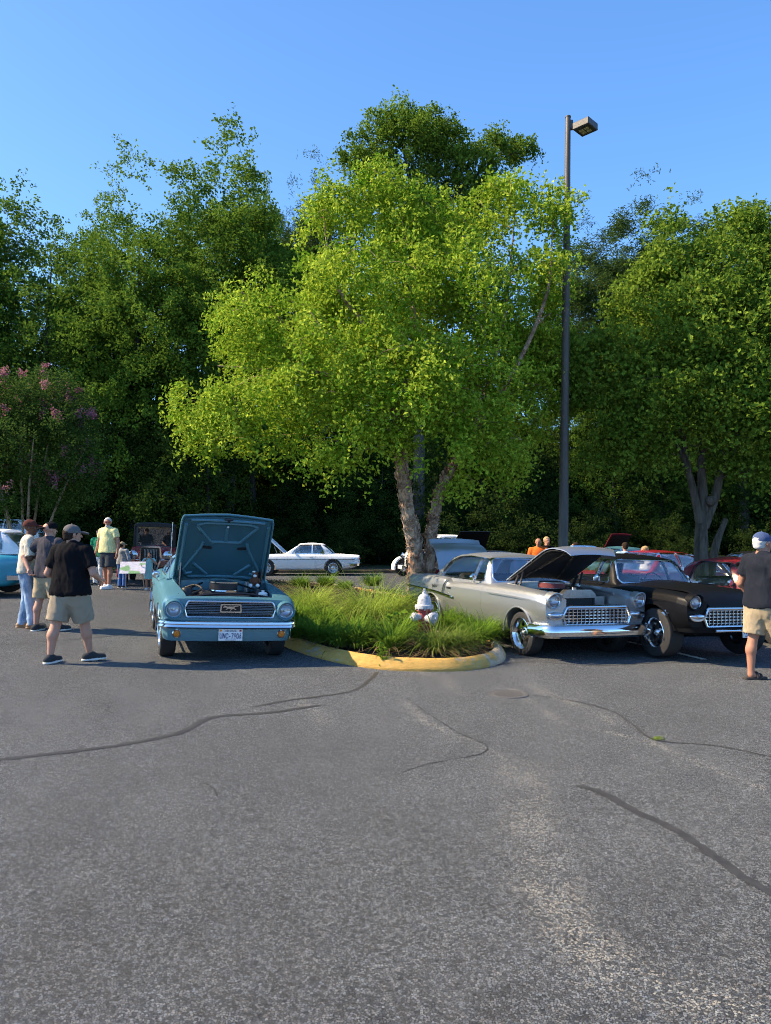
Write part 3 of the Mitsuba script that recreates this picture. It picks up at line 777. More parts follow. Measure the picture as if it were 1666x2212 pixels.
def loft(st, ny=56, off=0.0, zoff=None, it=2):
    """closed solid through stations [(y, [(x, z), ...from bottom centre to top centre])]"""
    ys = np.array([s[0] for s in st], float)
    C = np.array([s[1] for s in st], float)
    yy = np.unique(np.concatenate([np.linspace(ys[0], ys[-1], ny), ys]))
    D = PchipInterpolator(ys, C, axis=0)(yy)
    if off:
        D = D.copy(); top = D[:, -1:, 1]
        D[:, :, 0] = np.where(D[:, :, 0] > 0, np.maximum(D[:, :, 0] - off, .01), 0)
        D[:, 2:, 1] -= off
    rings = []
    for d in D:
        h = chaikin(d, it)
        rings.append(np.vstack([h, (h[1:-1] * [-1, 1])[::-1]]))
    n = len(rings[0])
    v = np.vstack([np.stack([r[:, 0], np.full(n, y), r[:, 1]], 1) for r, y in zip(rings, yy)])
    m = len(rings); f = []
    i, j = np.meshgrid(np.arange(m - 1), np.arange(n), indexing='ij')
    a = (i * n + j).ravel(); b = (i * n + (j + 1) % n).ravel()
    f = np.vstack([np.stack([a, b, b + n], 1), np.stack([a, b + n, a + n], 1)])
    c0, c1 = len(v), len(v) + 1
    v = np.vstack([v, [[0, yy[0], rings[0][:, 1].mean()]], [[0, yy[-1], rings[-1][:, 1].mean()]]])
    k = np.arange(n); k2 = (k + 1) % n
    f = np.vstack([f, np.stack([k2, k, k * 0 + c0], 1), np.stack([(m - 1) * n + k, (m - 1) * n + k2, k * 0 + c1], 1)])
    t = trimesh.Trimesh(v, f, process=False)
    if t.volume < 0: t.invert()
    return man(t)

def prx(poly, x0=-2, x1=2):
    """(y, z) outline as a block from x0 to x1"""
    return man(mv(extr(poly, x1 - x0, 'x'), x=x0))
def pry(poly, y0, y1):
    """(x, z) outline as a block from y0 to y1"""
    return man(mv(extr(poly, y1 - y0, 'y'), y=y0))
def prz(poly, z0, z1):
    return man(mv(extr(poly, z1 - z0, 'z'), z=z0))
def rounded(poly, r):
    return Polygon(poly).buffer(-r).buffer(r, 5)

class Car:
    def __init__(s, name, label, cat_, x, y, yaw, z=None, pitch=0, roll=0, group=None, z_lift=0.0, L=4.7):
        s.key = thing(name, label, cat_, group)
        M = frame(x, y, 0, math.radians(yaw))
        # stand on the ground under the wheels
        def g(px, py):
            q = M @ [px, py, 0, 1]; return float(gz(q[0], q[1]))
        f, r = (g(-.7, .9) + g(.7, .9)) / 2, (g(-.7, L - 1) + g(.7, L - 1)) / 2
        lft, rgt = (g(-.7, .9) + g(-.7, L - 1)) / 2, (g(.7, .9) + g(.7, L - 1)) / 2
        pit, rol = math.atan2(r - f, L - 1.9), math.atan2(rgt - lft, 1.4)
        R = trimesh.transformations.euler_matrix(pit, -rol, 0, 'sxyz')
        M0 = frame(x, y, 0, math.radians(yaw)) @ R
        q = M0 @ [0, .9, 0, 1]
        M0[2, 3] += f - q[2] + z_lift
        s.M = M0
    def P(s, name, mesh, bsdf, smooth=30, label=None, parent=None):
        return P(parent or s.key, name, mesh, bsdf, s.M, smooth, label)
    def group_part(s, name): return part(s.key, name)

    def body(s, st, wheels, paint, arch=.055, cabin=None, bay=None, cuts=(), doors=(), ny=60, hood_gap=None, trunk_cut=None, well_in=.42):
        b = loft(st, ny)
        for (wy, wz, R, tr, wd) in wheels:
            for sg in (-1, 1):
                b = b - man(cyl(R + arch, .9, sg * (well_in + .45), wy, wz, ry=PI / 2, n=40))
                b = b - man(box(.9, 2 * (R + arch) * .98, wz, sg * (well_in + .45), wy, wz / 2))
        if cabin is not None:
            y0, y1, w, z0 = cabin
            b = b - man(box(2 * w, y1 - y0, 2, 0, (y0 + y1) / 2, z0 + 1))
        if bay is not None: b = b - prz(bay[0], bay[1], 2)
        if trunk_cut is not None: b = b - prz(trunk_cut[0], trunk_cut[1], 2)
        for c in cuts: b = b - man(c)
        for poly in doors:
            big = Polygon(poly); small = big.buffer(-.005)
            for x0, x1 in ((-1.5, -.60), (.60, 1.5)):
                d = b ^ prx(small, x0, x1)
                k = s.P('door', d, paint)
                b = b - prx(big, x0, x1)
                s.doors = getattr(s, 'doors', []) + [k]
        s.b = b
        s.P('body', b, paint)
        return b

    def wheel(s, y, z, R, tr, wd, style='plain', sides=(-1, 1), tyre='rubber', dish=.02, rimf=.66, white=None):
        for sg in sides:
            w = s.group_part('wheel')
            a = wd / 2
            prof = [(R * rimf * .96, -a * .92), (R * rimf, -a), (R * .86, -a * 1.03), (R * .96, -a * .93), (R, -a * .72), (R, a * .72), (R * .96, a * .93), (R * .86, a * 1.03), (R * rimf, a), (R * rimf * .96, a * .92)]
            prof.append(prof[0])
            o = dict(x=sg * tr, y=y, z=z, ry=sg * PI / 2)
            t = lathe(prof, 40)
            # tread grooves
            s.P('tyre', mv(t, **o), tyre, parent=w)
            if white: s.P('whitewall', mv(lathe([(R * .70, a * 1.0), (R * .70, a * 1.05), (R * .80, a * 1.06), (R * .80, a * 1.0)], 40), **o), 'white_plain', parent=w)
            r = R * rimf
            lip = [(r * .80, a * .2 - dish), (r * .84, a * .55), (r * .93, a * .90), (r * .985, a * 1.04), (r * 1.02, a * 1.0), (r * 1.0, a * .6), (r * .86, -a * .6), (r * .80, -a * .6)]
            s.P('rim', mv(lathe(lip, 40), **o), 'chrome', parent=w)
            back = cyl(r * .83, .02, 0, 0, -a * .25, n=32)
            if style == 'steel':      # painted steel wheel with a small cap and trim ring
                s.P('disc', mv(cat(lathe([(0, a * .35), (r * .45, a * .42), (r * .62, a * .15), (r * .86, a * .3), (r * .86, a * .1), (0, a * .1)], 32)), **o), 'satin_metal', parent=w)
                s.P('hub_cap', mv(lathe([(0, a * .72), (r * .18, a * .68), (r * .30, a * .50), (r * .31, a * .38), (0, a * .38)], 24), **o), 'chrome', parent=w)
                for k in range(10): s.P('slot', mv(cyl(r * .09, .012, r * .70 * math.cos(k * PI / 5), r * .70 * math.sin(k * PI / 5), a * .25, n=10), **o), 'black_matte', parent=w)
            elif style == 'five':     # five bare spokes
                s.P('drum', mv(back, **o), 'dark_metal', parent=w)
                for k in range(5):
                    q = k * 2 * PI / 5 + .3
                    sp = extr(Polygon([(r * .14, -r * .10), (r * .45, -r * .065), (r * .88, -r * .13), (r * .88, r * .13), (r * .45, r * .065), (r * .14, r * .10)]), a * .28)
                    s.P('spoke', mv(mv(sp, z=a * .18), rz=q, **{}) if False else mv(mv(sp, z=a * .18, rz=q), **o), 'chrome', parent=w)
                s.P('hub_cap', mv(lathe([(0, a * .75), (r * .12, a * .72), (r * .20, a * .55), (r * .22, a * .2), (0, a * .2)], 24), **o), 'chrome', parent=w)
            elif style == 'slot':     # cast wheel, five round ended slots
                d = m3.Manifold.cylinder(a * .30, r * .86, r * .86, 40).translate((0, 0, a * .12))
                d = d + man(lathe([(0, a * .60), (r * .30, a * .56), (r * .42, a * .40), (r * .42, a * .2), (0, a * .2)], 28))
                for k in range(5):
                    q = k * 2 * PI / 5 + .2
                    d = d - man(mv(mv(extr(Point(r * .62, 0).buffer(r * .17), .3), z=-.05), rz=q))
                s.P('disc', mv(tm(d), **o), 'chrome', parent=w)
                s.P('drum', mv(back, **o), 'dark_metal', parent=w)
                s.P('hub_cap', mv(lathe([(0, a * .80), (r * .10, a * .78), (r * .19, a * .68), (r * .20, a * .5), (0, a * .5)], 20), **o), 'satin_metal', parent=w)
                for k in range(5):
                    q = k * 2 * PI / 5 + .2 + PI / 5
                    s.P('wheel_nut', mv(cyl(r * .05, .03, r * .30 * math.cos(q), r * .30 * math.sin(q), a * .62, n=6), **o), 'dark_metal', parent=w)
            else:                     # smooth full cap
                s.P('hub_cap', mv(lathe([(0, a * .95), (r * .25, a * .9), (r * .55, a * .72), (r * .8, a * .72), (r * .86, a * .5), (0, a * .4)], 32), **o), 'chrome', parent=w)

    def green(s, st, paint, shield=None, rear=None, sides=(), trim='chrome', thick=.035, ny=40, roof_from=None, roof_paint=None, glass='glass', split=()):
        """roof and pillars as a hollow shell with windows cut in it; every pane a part"""
        out, inn = loft(st, ny), loft(st, ny, thick)
        shell = out - inn
        zb = min(p[1] for q in st for p in q[1]) - .01
        g0, g1 = loft(st, ny, .012), loft(st, ny, .017)
        glz = g0 - g1
        t0 = loft(st, ny, -.006) - loft(st, ny, .02)
        ym = (st[0][0] + st[-1][0]) / 2
        jobs = []
        if shield is not None: jobs.append(('windscreen', pry(shield[0], *shield[1]), pry(shield[0].buffer(.022) if hasattr(shield[0], 'buffer') else Polygon(shield[0]).buffer(.022), *shield[1])))
        if rear is not None: jobs.append(('rear_window', pry(rear[0], *rear[1]), pry(Polygon(rear[0]).buffer(.02), *rear[1])))
        for poly in sides:
            pg = Polygon(poly)
            for x0, x1 in ((-1.5, -.25), (.25, 1.5)):
                jobs.append(('side_window', prx(pg, x0, x1), prx(pg.buffer(.016), x0, x1)))
        for nm, a, b in jobs:
            shell = shell - a
        k = s.P('roof', shell, roof_paint or paint)
        for nm, a, b in jobs:
            w = s.P(nm, glz ^ a, glass)
            if trim: s.P('frame', (t0 ^ b) - a, trim, parent=w)
        return out

    def seat(s, x, y, z, w, bsdf, depth=.5, back=.52, split=False):
        k = s.P('seat', cat(box(w, depth, .16, x, y, z + .08, r=.05), box(w, .14, back, x, y + depth / 2 + .04, z + .14 + back / 2, rx=-.22, r=.05)), bsdf)
    def steering(s, x, y, z, bsdf='black_gloss'):
        t = trimesh.creation.torus(.19, .013, major_sections=28, minor_sections=8)
        k = s.P('steering_wheel', cat(mv(t, x, y, z, rx=PI / 2 - .55), mv(box(.36, .02, .012), x, y, z, rx=-.55), tube([[x, y - .02, z], [x, y - .35, z - .2]], .02)), bsdf)
    def dash(s, y, w, z, bsdf): s.P('dashboard', box(2 * w, .16, .16, 0, y, z, r=.05), bsdf)

    def headlight(s, x, y, z, R=.09, ring='chrome', yaw=0, rim=.016):
        h = s.group_part('headlight')
        o = dict(x=x, y=y, z=z, rx=PI / 2)
        s.P('reflector', mv(lathe([(0, -.055), (R * .5, -.045), (R * .8, -.025), (R * .97, .0), (R * .97, -.06), (0, -.07)], 28), **o), 'lamp_reflector', parent=h)
        s.P('lens', mv(lathe([(0, .026), (R * .4, .023), (R * .7, .014), (R * .94, .0), (R * .94, -.004), (R * .7, .010), (R * .4, .019), (0, .022)], 28), **o), 'lens_glass', parent=h)
        s.P('bulb', mv(lathe([(0, -.015), (.012, -.018), (.014, -.045), (0, -.045)], 12), **o), 'white_plain', parent=h)
        s.P('bezel', mv(lathe([(R * .93, .012), (R, .020), (R + rim, .010), (R + rim * 1.3, -.02), (R * .93, -.03)], 32), **o), ring, parent=h)
    def plate(s, y, z, rows, w=.305, h=.152, x=0, bsdf='plate_white', rx=0):
        """rows: (text, height, x, z, bsdf)"""
        p = s.P('number_plate', mv(extr(rounded([(-w / 2, -h / 2), (w / 2, -h / 2), (w / 2, h / 2), (-w / 2, h / 2)], .012), .004, 'y'), x, y - .002, z), bsdf)
        s.P('rim', mv(cat([box(w * .96, .003, .004, 0, 0, k * h * .47) for k in (-1, 1)] + [box(.004, .003, h * .9, k * w * .485, 0, 0) for k in (-1, 1)]), x, y - .004, z), 'satin_metal', parent=p)
        for t, hh, tx, tz, b, bold, sx in rows:
            m = meshkit.text_mesh(t, hh, .002, bold=bold)
            m.vertices = m.vertices - [(m.vertices[:, 0].max() + m.vertices[:, 0].min()) / 2, hh / 2, 0]
            m.vertices = m.vertices * [min(sx, .88 * w / np.ptp(m.vertices[:, 0])), 1, 1]
            v = m.vertices; m.vertices = np.stack([v[:, 0] + tx + x, y - .0035 - v[:, 2], v[:, 1] + tz + z], 1)
            s.P('lettering', m, b, parent=p, smooth=False)
        return p
    def mirror(s, x, y, z, R=.06):
        s.P('mirror', cat(mv(lathe([(0, -.03), (R * .6, -.028), (R * .95, -.012), (R, .01), (R * .9, .014), (0, .016)], 20), x, y, z + .1, rx=PI / 2 + PI), tube([[x, y, z + .09], [x - .02 * np.sign(x), y + .01, z + .03], [x - .05 * np.sign(x), y + .01, z]], .008)), 'chrome')

def bumper_path(w, y0, wrap, n=25, bow=.06):
    """plan curve of a wrap-round bumper, from left to right"""
    pts = []
    for t in np.linspace(-1, 1, n):
        x = w * math.sin(t * PI / 2 * .995) if abs(t) < 2 else 0
        y = y0 + bow * (x / w) ** 2 + wrap * max(0, (abs(t) - .62) / .38) ** 2.2
        pts.append((x, y))
    return pts
# ---------------------------------------------------------------- the turquoise 1960s coupe, bonnet up
def K(zb, wb, wl, zl, wm, zm, wc, zc, ws, zs, wi, zi, ztop):
    return [(0, zb), (wb, zb), (wl, zl), (wm, zm), (wc, zc), (ws, zs), (wi, zi), (0, ztop)]
def loop_tube(pg, y, r):
    q = np.array(pg.simplify(.002).exterior.coords)
    return sweep([(a, y, b) for a, b in q[:-1]], [(r * math.cos(t), r * math.sin(t)) for t in np.linspace(0, 2 * PI, 9)[:-1]], up=(0, 1, 0), closed=True)
def mustang():
    c = Car('coupe', 'teal 1960s coupe facing the camera with its bonnet propped open', 'car', -1.97, 9.25, 19.5, L=4.6, z_lift=.07)
    st = [(.13, K(.46, .64, .74, .48, .820, .60, .815, .68, .775, .745, .58, .755, .765)),
          (.22, K(.34, .68, .79, .42, .848, .60, .845, .70, .790, .775, .60, .79, .80)),
          (.55, K(.22, .68, .80, .32, .858, .60, .855, .74, .800, .81, .62, .83, .845)),
          (1.5, K(.19, .68, .80, .28, .865, .58, .858, .78, .805, .86, .66, .895, .925)),
          (2.4, K(.19, .68, .80, .28, .868, .58, .858, .80, .800, .885, .68, .90, .91)),
          (3.3, K(.20, .68, .80, .30, .872, .60, .862, .80, .805, .92, .66, .935, .94)),
          (4.0, K(.26, .68, .79, .34, .860, .62, .850, .80, .780, .92, .62, .935, .94)),
          (4.50, K(.38, .64, .76, .44, .820, .62, .810, .78, .745, .885, .60, .90, .905))]
    W = [(.83, .250, .318, .72, .20), (3.57, .250, .318, .72, .20)]
    grille = rounded([(-.545, .525), (.545, .525), (.575, .63), (.535, .725), (-.535, .725), (-.575, .63)], .04)
    bay = (Polygon([(-.56, .185), (.56, .185), (.655, 1.50), (-.655, 1.50)]), .45)
    cuts = [mv(extr(grille, .2, 'y'), y=.03)]
    for sx in (-1, 1): cuts.append(cyl(.096, .2, sx * .705, .12, .62, rx=PI / 2))
    c.body(st, W, 'paint_teal', cabin=(1.75, 3.55, .70, .32), bay=bay, cuts=cuts, doors=[rounded([(1.78, .26), (2.88, .26), (2.90, .95), (1.74, .95)], .02)], well_in=.50)
    for d in c.doors:
        sx = 1 if d == c.doors[1] else -1
        c.P('handle', cat(box(.02, .17, .025, sx * .885, 2.72, .76, r=.008), box(.035, .02, .02, sx * .87, 2.79, .76)), 'chrome', parent=d)
    # front panel: gills beside the grille, headlight buckets
    for sx in (-1, 1):
        c.P('headlight_bucket', mv(lathe([(.094, -.05), (.100, .075), (.108, .092), (.116, .085), (.126, .0), (.128, -.05)], 36), sx * .705, .12, .62, rx=PI / 2), 'paint_teal')
        c.headlight(sx * .705, .075, .62, .090)
        for k in range(3): c.P('gill', box(.016, .03, .13 - .012 * k, sx * (.592 - .0 + .026 * k - .0) , .128, .625, r=.006), 'paint_teal_dark')
    c.P('grille_backing', box(1.1, .02, .2, 0, .215, .625), 'black_matte')
    c.P('grille_frame', loop_tube(grille, .10, .012), 'chrome')
    for k in range(9):
        z = .543 + k * .0212
        w = .560 - abs(z - .63) * .30
        c.P('grille_bar', box(2 * w, .007, .007, 0, .13, z, rx=.5), 'satin_metal')
    c.P('emblem_frame', mv(extr(rounded([(-.14, -.055), (.14, -.055), (.128, .055), (-.128, .055)], .02).difference(rounded([(-.122, -.04), (.122, -.04), (.112, .04), (-.112, .04)], .014)), .03, 'y'), 0, .10, .64), 'chrome')
    c.P('emblem_field', mv(extr(rounded([(-.125, -.042), (.125, -.042), (.114, .042), (-.114, .042)], .014), .01, 'y'), 0, .125, .64), 'black_gloss')
    horse = Polygon([(-.100, .006), (-.088, .022), (-.076, .030), (-.066, .024), (-.045, .018), (-.010, .020), (.020, .018), (.040, .024), (.062, .030), (.095, .026), (.098, .020), (.066, .021), (.046, .012), (.044, .0), (.060, -.012), (.072, -.022), (.064, -.024), (.040, -.012), (.024, -.006), (.012, -.020), (-.004, -.032), (-.008, -.028), (.002, -.014), (-.006, -.006), (-.034, -.008), (-.052, -.020), (-.066, -.024), (-.062, -.016), (-.048, -.006), (-.060, .004), (-.074, .008), (-.090, .002)])
    c.P('emblem', mv(extr(horse.buffer(0), .012, 'y'), 0, .112, .642), 'chrome', label='running horse emblem')
    # bumper, valance, lamps, plate
    bp = bumper_path(.862, .0, .36)
    c.P('bumper', sweep([(x, y, .44) for x, y in bp], [(-.03, -.045), (.012, -.048), (.030, -.030), (.020, -.004), (.026, .010), (.020, .034), (-.005, .044), (-.035, .040)]), 'chrome')
    vp = [(x, y + .055) for x, y in bumper_path(.80, .0, .30)]
    c.P('valance', sweep([(x, y, .32) for x, y in vp], [(-.02, -.075), (-.06, -.095), (.0, -.09), (.018, -.03), (.022, .06), (.0, .10), (-.03, .10)]), 'paint_teal')
    for sx in (-1, 1):
        l = c.group_part('indicator')
        c.P('lens', mv(lathe([(0, .02), (.03, .016), (.040, .0), (.040, -.03), (0, -.03)], 20), sx * .655, .062, .325, rx=PI / 2), 'amber_lens', parent=l)
        c.P('bezel', mv(lathe([(.039, .0), (.044, .016), (.054, .004), (.054, -.03), (.039, -.03)], 24), sx * .655, .062, .325, rx=PI / 2), 'chrome', parent=l)
    p = c.plate(.012, .315, [('UNC-7906', .066, 0, -.012, 'navy_print', True, .70), ('VIRGINIA', .020, 0, .050, 'navy_print', False, 1.1), ('VIRGINIA IS FOR LOVERS', .008, 0, -.063, 'navy_print', False, 1)])
    c.P('sticker', box(.026, .003, .022, -.122, .008, .368), 'orange_plain', parent=p); c.P('sticker', box(.026, .003, .022, .122, .008, .368), 'red_plain', parent=p)
    # bonnet: hinged at the cowl
    hx = [(-.60, -1.20), (-.62, -1.12), (-.655, 0), (.655, 0), (.62, -1.12), (.60, -1.20), (.0, -1.235)]
    hood = Polygon(hx)
    def crown_z(x, y): return .035 * (1 - (x / .66) ** 2)
    def sheetify(m):
        m = m.subdivide_to_size(.09) if hasattr(m, 'subdivide_to_size') else m
        v = m.vertices; m.vertices = np.stack([v[:, 0], v[:, 1], v[:, 2] + crown_z(v[:, 0], v[:, 1])], 1); return m
    H = frame(0, 1.49, .925, 0, math.radians(-51)); H[:3, 1] *= .95
    def hp(name, m, b, **k): return c.P(name, mv2(m, H), b, **k)
    def mv2(m, Q):
        m = tm(m).copy(); m.vertices = m.vertices @ Q[:3, :3].T + Q[:3, 3]; return m
    bon = hp('bonnet', sheetify(extr(hood, .012)), 'paint_teal')
    hp('inner_panel', sheetify(mv(extr(hood.buffer(-.035), .012), z=-.030)), 'paint_teal_dark', parent=bon)
    edge = hood.buffer(-.004)
    ring = np.array(edge.exterior.coords)
    hp('rolled_edge', mv(cat([tube(smooth_line([(a[0], a[1], crown_z(a[0], 0)), ((a[0] + b[0]) / 2, (a[1] + b[1]) / 2, crown_z((a[0] + b[0]) / 2, 0)), (b[0], b[1], crown_z(b[0], 0))], 5), .016, 6) for a, b in zip(ring[:-1], ring[1:])]), z=-.008), 'paint_teal', parent=bon)
    ribs = [[(-.42, -1.05), (-.20, -.74), (.20, -.74), (.42, -1.05)], [(-.42, -1.05), (-.30, -1.09), (.30, -1.09), (.42, -1.05)], [(-.30, -.74), (-.33, -.62), (-.53, -.22), (-.50, -.12), (-.40, -.14)], [(.30, -.74), (.33, -.62), (.53, -.22), (.50, -.12), (.40, -.14)],
            [(-.46, -.06), (.46, -.06)], [(-.40, -.32), (-.20, -.10)], [(.40, -.32), (.20, -.10)], [(0, -.76), (0, -1.03)], [(-.56, -1.08), (-.585, -.20)], [(.56, -1.08), (.585, -.20)], [(-.50, -1.14), (.50, -1.14)]]
    def poly_pts(r):
        out = []
        for (a0, b0), (a1, b1) in zip(r[:-1], r[1:]):
            out += [(a0 + (a1 - a0) * t, b0 + (b1 - b0) * t) for t in (0.04, .2, .5, .8, .96)]
        return np.array([(a, b, crown_z(a, b) - .034) for a, b in out])
    for r in ribs:
        q = poly_pts(r) if len(r) > 2 else np.array([(r[0][0] * (1 - t) + r[1][0] * t, r[0][1] * (1 - t) + r[1][1] * t, crown_z(r[0][0] * (1 - t) + r[1][0] * t, 0) - .034) for t in np.linspace(0, 1, 6)])
        hp('rib', tube(q, .022, 8), 'paint_teal', parent=bon)
    for sx in (-1, 1): hp('panel_slot', mv(extr(LineString([(sx * .2, -.63), (sx * .29, -.64)]).buffer(.022), .01), z=-.046 + .03), 'black_matte', parent=bon)
    hp('latch', cat(box(.12, .05, .03, 0, -1.155, .0, r=.008), box(.03, .03, .04, 0, -1.155, -.02)), 'dark_metal', parent=bon)
    hp('pull_tab', mv(cyl(.014, .008, 0, -1.05, -.03), 0), 'white_plain', parent=bon)
    for sx in (-1, 1): c.P('hinge', cat(tube([[sx * .57, 1.42, .80], [sx * .57, 1.30, .95], [sx * .58, 1.30, 1.12]], .014, 6), tube([[sx * .57, 1.46, .84], [sx * .565, 1.36, 1.04]], .022, 8)), 'dark_metal')
    c.P('prop_rod', tube([[-.585, 1.15, .80], [-.583, 1.14, 1.16]], .008, 6), 'satin_metal')
    # cowl grille
    c.P('cowl_panel', box(1.30, .20, .014, 0, 1.60, .928), 'paint_teal')
    c.P('cowl_vent', cat([box(.018, .09, .01, -.5 + k * .036, 1.58, .938) for k in range(29)]), 'paint_teal_dark'); lab(c.key + '__cowl_vent', kind='stuff')
    # engine bay
    c.P('engine_bay_liner', cat(box(1.14, .01, .30, 0, .30, .61), box(.01, 1.2, .34, -.60, .88, .63, rz=-.075), box(.01, 1.2, .34, .60, .88, .63, rz=.075), box(1.1, 1.2, .01, 0, .88, .46), box(1.25, .012, .16, 0, 1.485, .68)), 'engine_black')
    c.P('radiator_support', cat(box(1.12, .06, .03, 0, .30, .755, r=.01), tube(smooth_line([(-.52, .34, .75), (-.2, .33, .80), (.2, .33, .81), (.52, .34, .77)], 8), .016, 6)), 'engine_black')
    c.P('radiator', cat(box(.62, .07, .26, 0, .40, .63, r=.01), box(.56, .08, .05, 0, .40, .765, r=.015)), 'engine_black')
    c.P('radiator_cap', cyl(.035, .02, .30, .40, .80), 'satin_metal')
    eng = c.P('engine_block', cat(box(.42, .62, .28, 0, .95, .62, r=.03), box(.16, .60, .10, -.24, .95, .74, r=.03), box(.16, .60, .10, .24, .95, .74, r=.03)), 'engine_black')
    ac = c.P('air_cleaner', lathe([(0, .075), (.05, .078), (.17, .066), (.205, .060), (.205, .048), (0, .048)], 36, y=.98, z=.865), 'chrome')
    c.P('filter', lathe([(.19, -.05), (.195, .047), (0, .047), (0, -.05)], 36, y=.98, z=.865), 'dark_metal', parent=ac)
    c.P('base_pan', lathe([(.205, -.05), (.208, -.065), (0, -.07), (0, -.05)], 36, y=.98, z=.865), 'chrome', parent=ac)
    c.P('hose', tube(smooth_line([(.08, .5, .76), (.12, .62, .80), (.02, .75, .79)], 8), .026, 8), 'black_matte')
    c.P('hose', tube(smooth_line([(-.50, 1.30, .80), (-.38, 1.1, .86), (-.3, .9, .82), (-.45, .6, .78)], 8), .014, 6), 'black_matte')
    for sx in (-1, 1): c.P('strut_brace', tube([(sx * .52, .95, .80), (sx * .25, 1.42, .87)], .014, 6), 'engine_black')
    c.P('battery', box(.18, .26, .18, -.45, .48, .66, r=.01), 'engine_black')
    c.P('reservoir', cat(box(.12, .09, .09, .49, .62, .77, r=.02), cyl(.02, .03, .49, .62, .825)), 'white_plain')
    c.P('brake_cylinder', cat(cyl(.045, .12, .38, 1.36, .82), cyl(.03, .03, .38, 1.36, .89)), 'satin_metal')
    for sx in (-1, 1): c.P('shock_tower', mv(lathe([(0, .12), (.07, .11), (.12, .0), (.13, -.15), (0, -.15)], 20), sx * .50, .92, .72), 'engine_black')
    for sx in (-1, 1): c.P('wing_edge', tube([(sx * .575, .27, .775), (sx * .61, .9, .835), (sx * .66, 1.48, .905)], .010, 6), 'paint_teal')
    # greenhouse
    def Q(zb, wb, zm, wm, zt, wt, z): return [(0, zb), (wb, zb), (wb, zb + .03), (wm, zm), (wt, zt), (0, z)]
    g = [(1.62, Q(.88, .73, .90, .72, .925, .66, .935)), (1.95, Q(.88, .745, .99, .70, 1.09, .62, 1.115)), (2.28, Q(.88, .75, 1.05, .675, 1.235, .56, 1.275)), (2.7, Q(.88, .75, 1.06, .67, 1.262, .55, 1.305)),
         (3.1, Q(.88, .745, 1.05, .67, 1.235, .55, 1.275)), (3.5, Q(.88, .73, 1.0, .67, 1.10, .57, 1.13)), (3.95, Q(.88, .70, .90, .68, .93, .60, .94))]
    c.green(g, 'paint_teal', shield=(Polygon([(-.645, .945), (.645, .945), (.52, 1.235), (-.52, 1.235)]), (1.3, 2.30)), rear=([(-.55, .96), (.55, .96), (.47, 1.21), (-.47, 1.21)], (3.2, 4.2)),
        sides=[[(1.93, .955), (2.16, 1.12), (2.36, 1.235), (2.84, 1.262), (2.86, .955)], [(2.91, .955), (2.89, 1.262), (3.12, 1.235), (3.27, .955)]])
    for sx in (-1, 1): c.seat(sx * .33, 2.55, .38, .50, 'seat_teal')
    c.seat(0, 3.2, .40, 1.15, 'seat_teal', .4, .40)
    c.dash(1.86, .66, .86, 'seat_teal'); c.steering(.33, 2.10, .90)
    c.mirror(-.87, 1.98, .84, .058)
    c.P('aerial', tube([(-.70, 1.50, .90), (-.70, 1.50, 1.72)], .004, 5), 'chrome')
    for sx in (-1, 1):
        c.P('rocker_trim', box(.012, 1.9, .03, sx * .832, 2.15, .245, r=.005), 'chrome')
        c.P('side_scoop', sweep([(sx * .878, 2.98, .46), (sx * .882, 3.06, .60), (sx * .878, 2.98, .74)], [(-.01, -.02), (.012, -.02), (.012, .02), (-.01, .02)], up=(0, 1, 0)), 'chrome')
    for sx in (-1, 1):
        for wy in (.83, 3.57):
            th = np.linspace(-.12, PI + .12, 22)
            c.P('arch_trim', tube([(sx * (.862 if wy < 2 else .868), wy + .372 * math.cos(t), .250 + .372 * math.sin(t)) for t in th], .010, 6), 'chrome')
    c.P('rear_bumper', box(1.6, .06, .10, 0, 4.58, .48, r=.03), 'chrome')
    for w in W: c.wheel(*w, style='plain', rimf=.64)
    return c
MU = mustang()
plush = thing('plush_toy', 'small brown plush bear with white feet tucked in the engine bay of the teal coupe', 'plush toy')
q = (MU.M @ [.47, 1.18, .93, 1])[:3]
solid('plush_brown', (0.12, 0.045, 0.022), 0.95)
P(plush, 'body', mv(cat(mv(trimesh.creation.icosphere(2, .055), s=(1, .9, 1.25)), mv(trimesh.creation.icosphere(2, .042), z=.085), mv(trimesh.creation.icosphere(1, .015), -.03, 0, .122), mv(trimesh.creation.icosphere(1, .015), .03, 0, .122), tube([(-.05, 0, .03), (-.075, -.03, -.02)], .018), tube([(.05, 0, .03), (.075, -.03, -.02)], .018), tube([(-.03, -.02, -.05), (-.05, -.08, -.06)], .022), tube([(.03, -.02, -.05), (.05, -.08, -.06)], .022)), *q), 'plush_brown', smooth=True)
for sx in (-1, 1): P(plush, 'foot', mv(trimesh.creation.icosphere(2, .028), q[0] + sx * .05, q[1] - .09, q[2] - .06), 'white_plain', smooth=True)
P(plush, 'bib', mv(trimesh.creation.icosphere(2, .026), q[0], q[1] - .035, q[2] + .075, s=(1, .6, .8)), 'white_plain', smooth=True)
P(plush, 'cap', mv(cyl(.02, .02), q[0] - .02, q[1], q[2] + .135), 'white_plain')

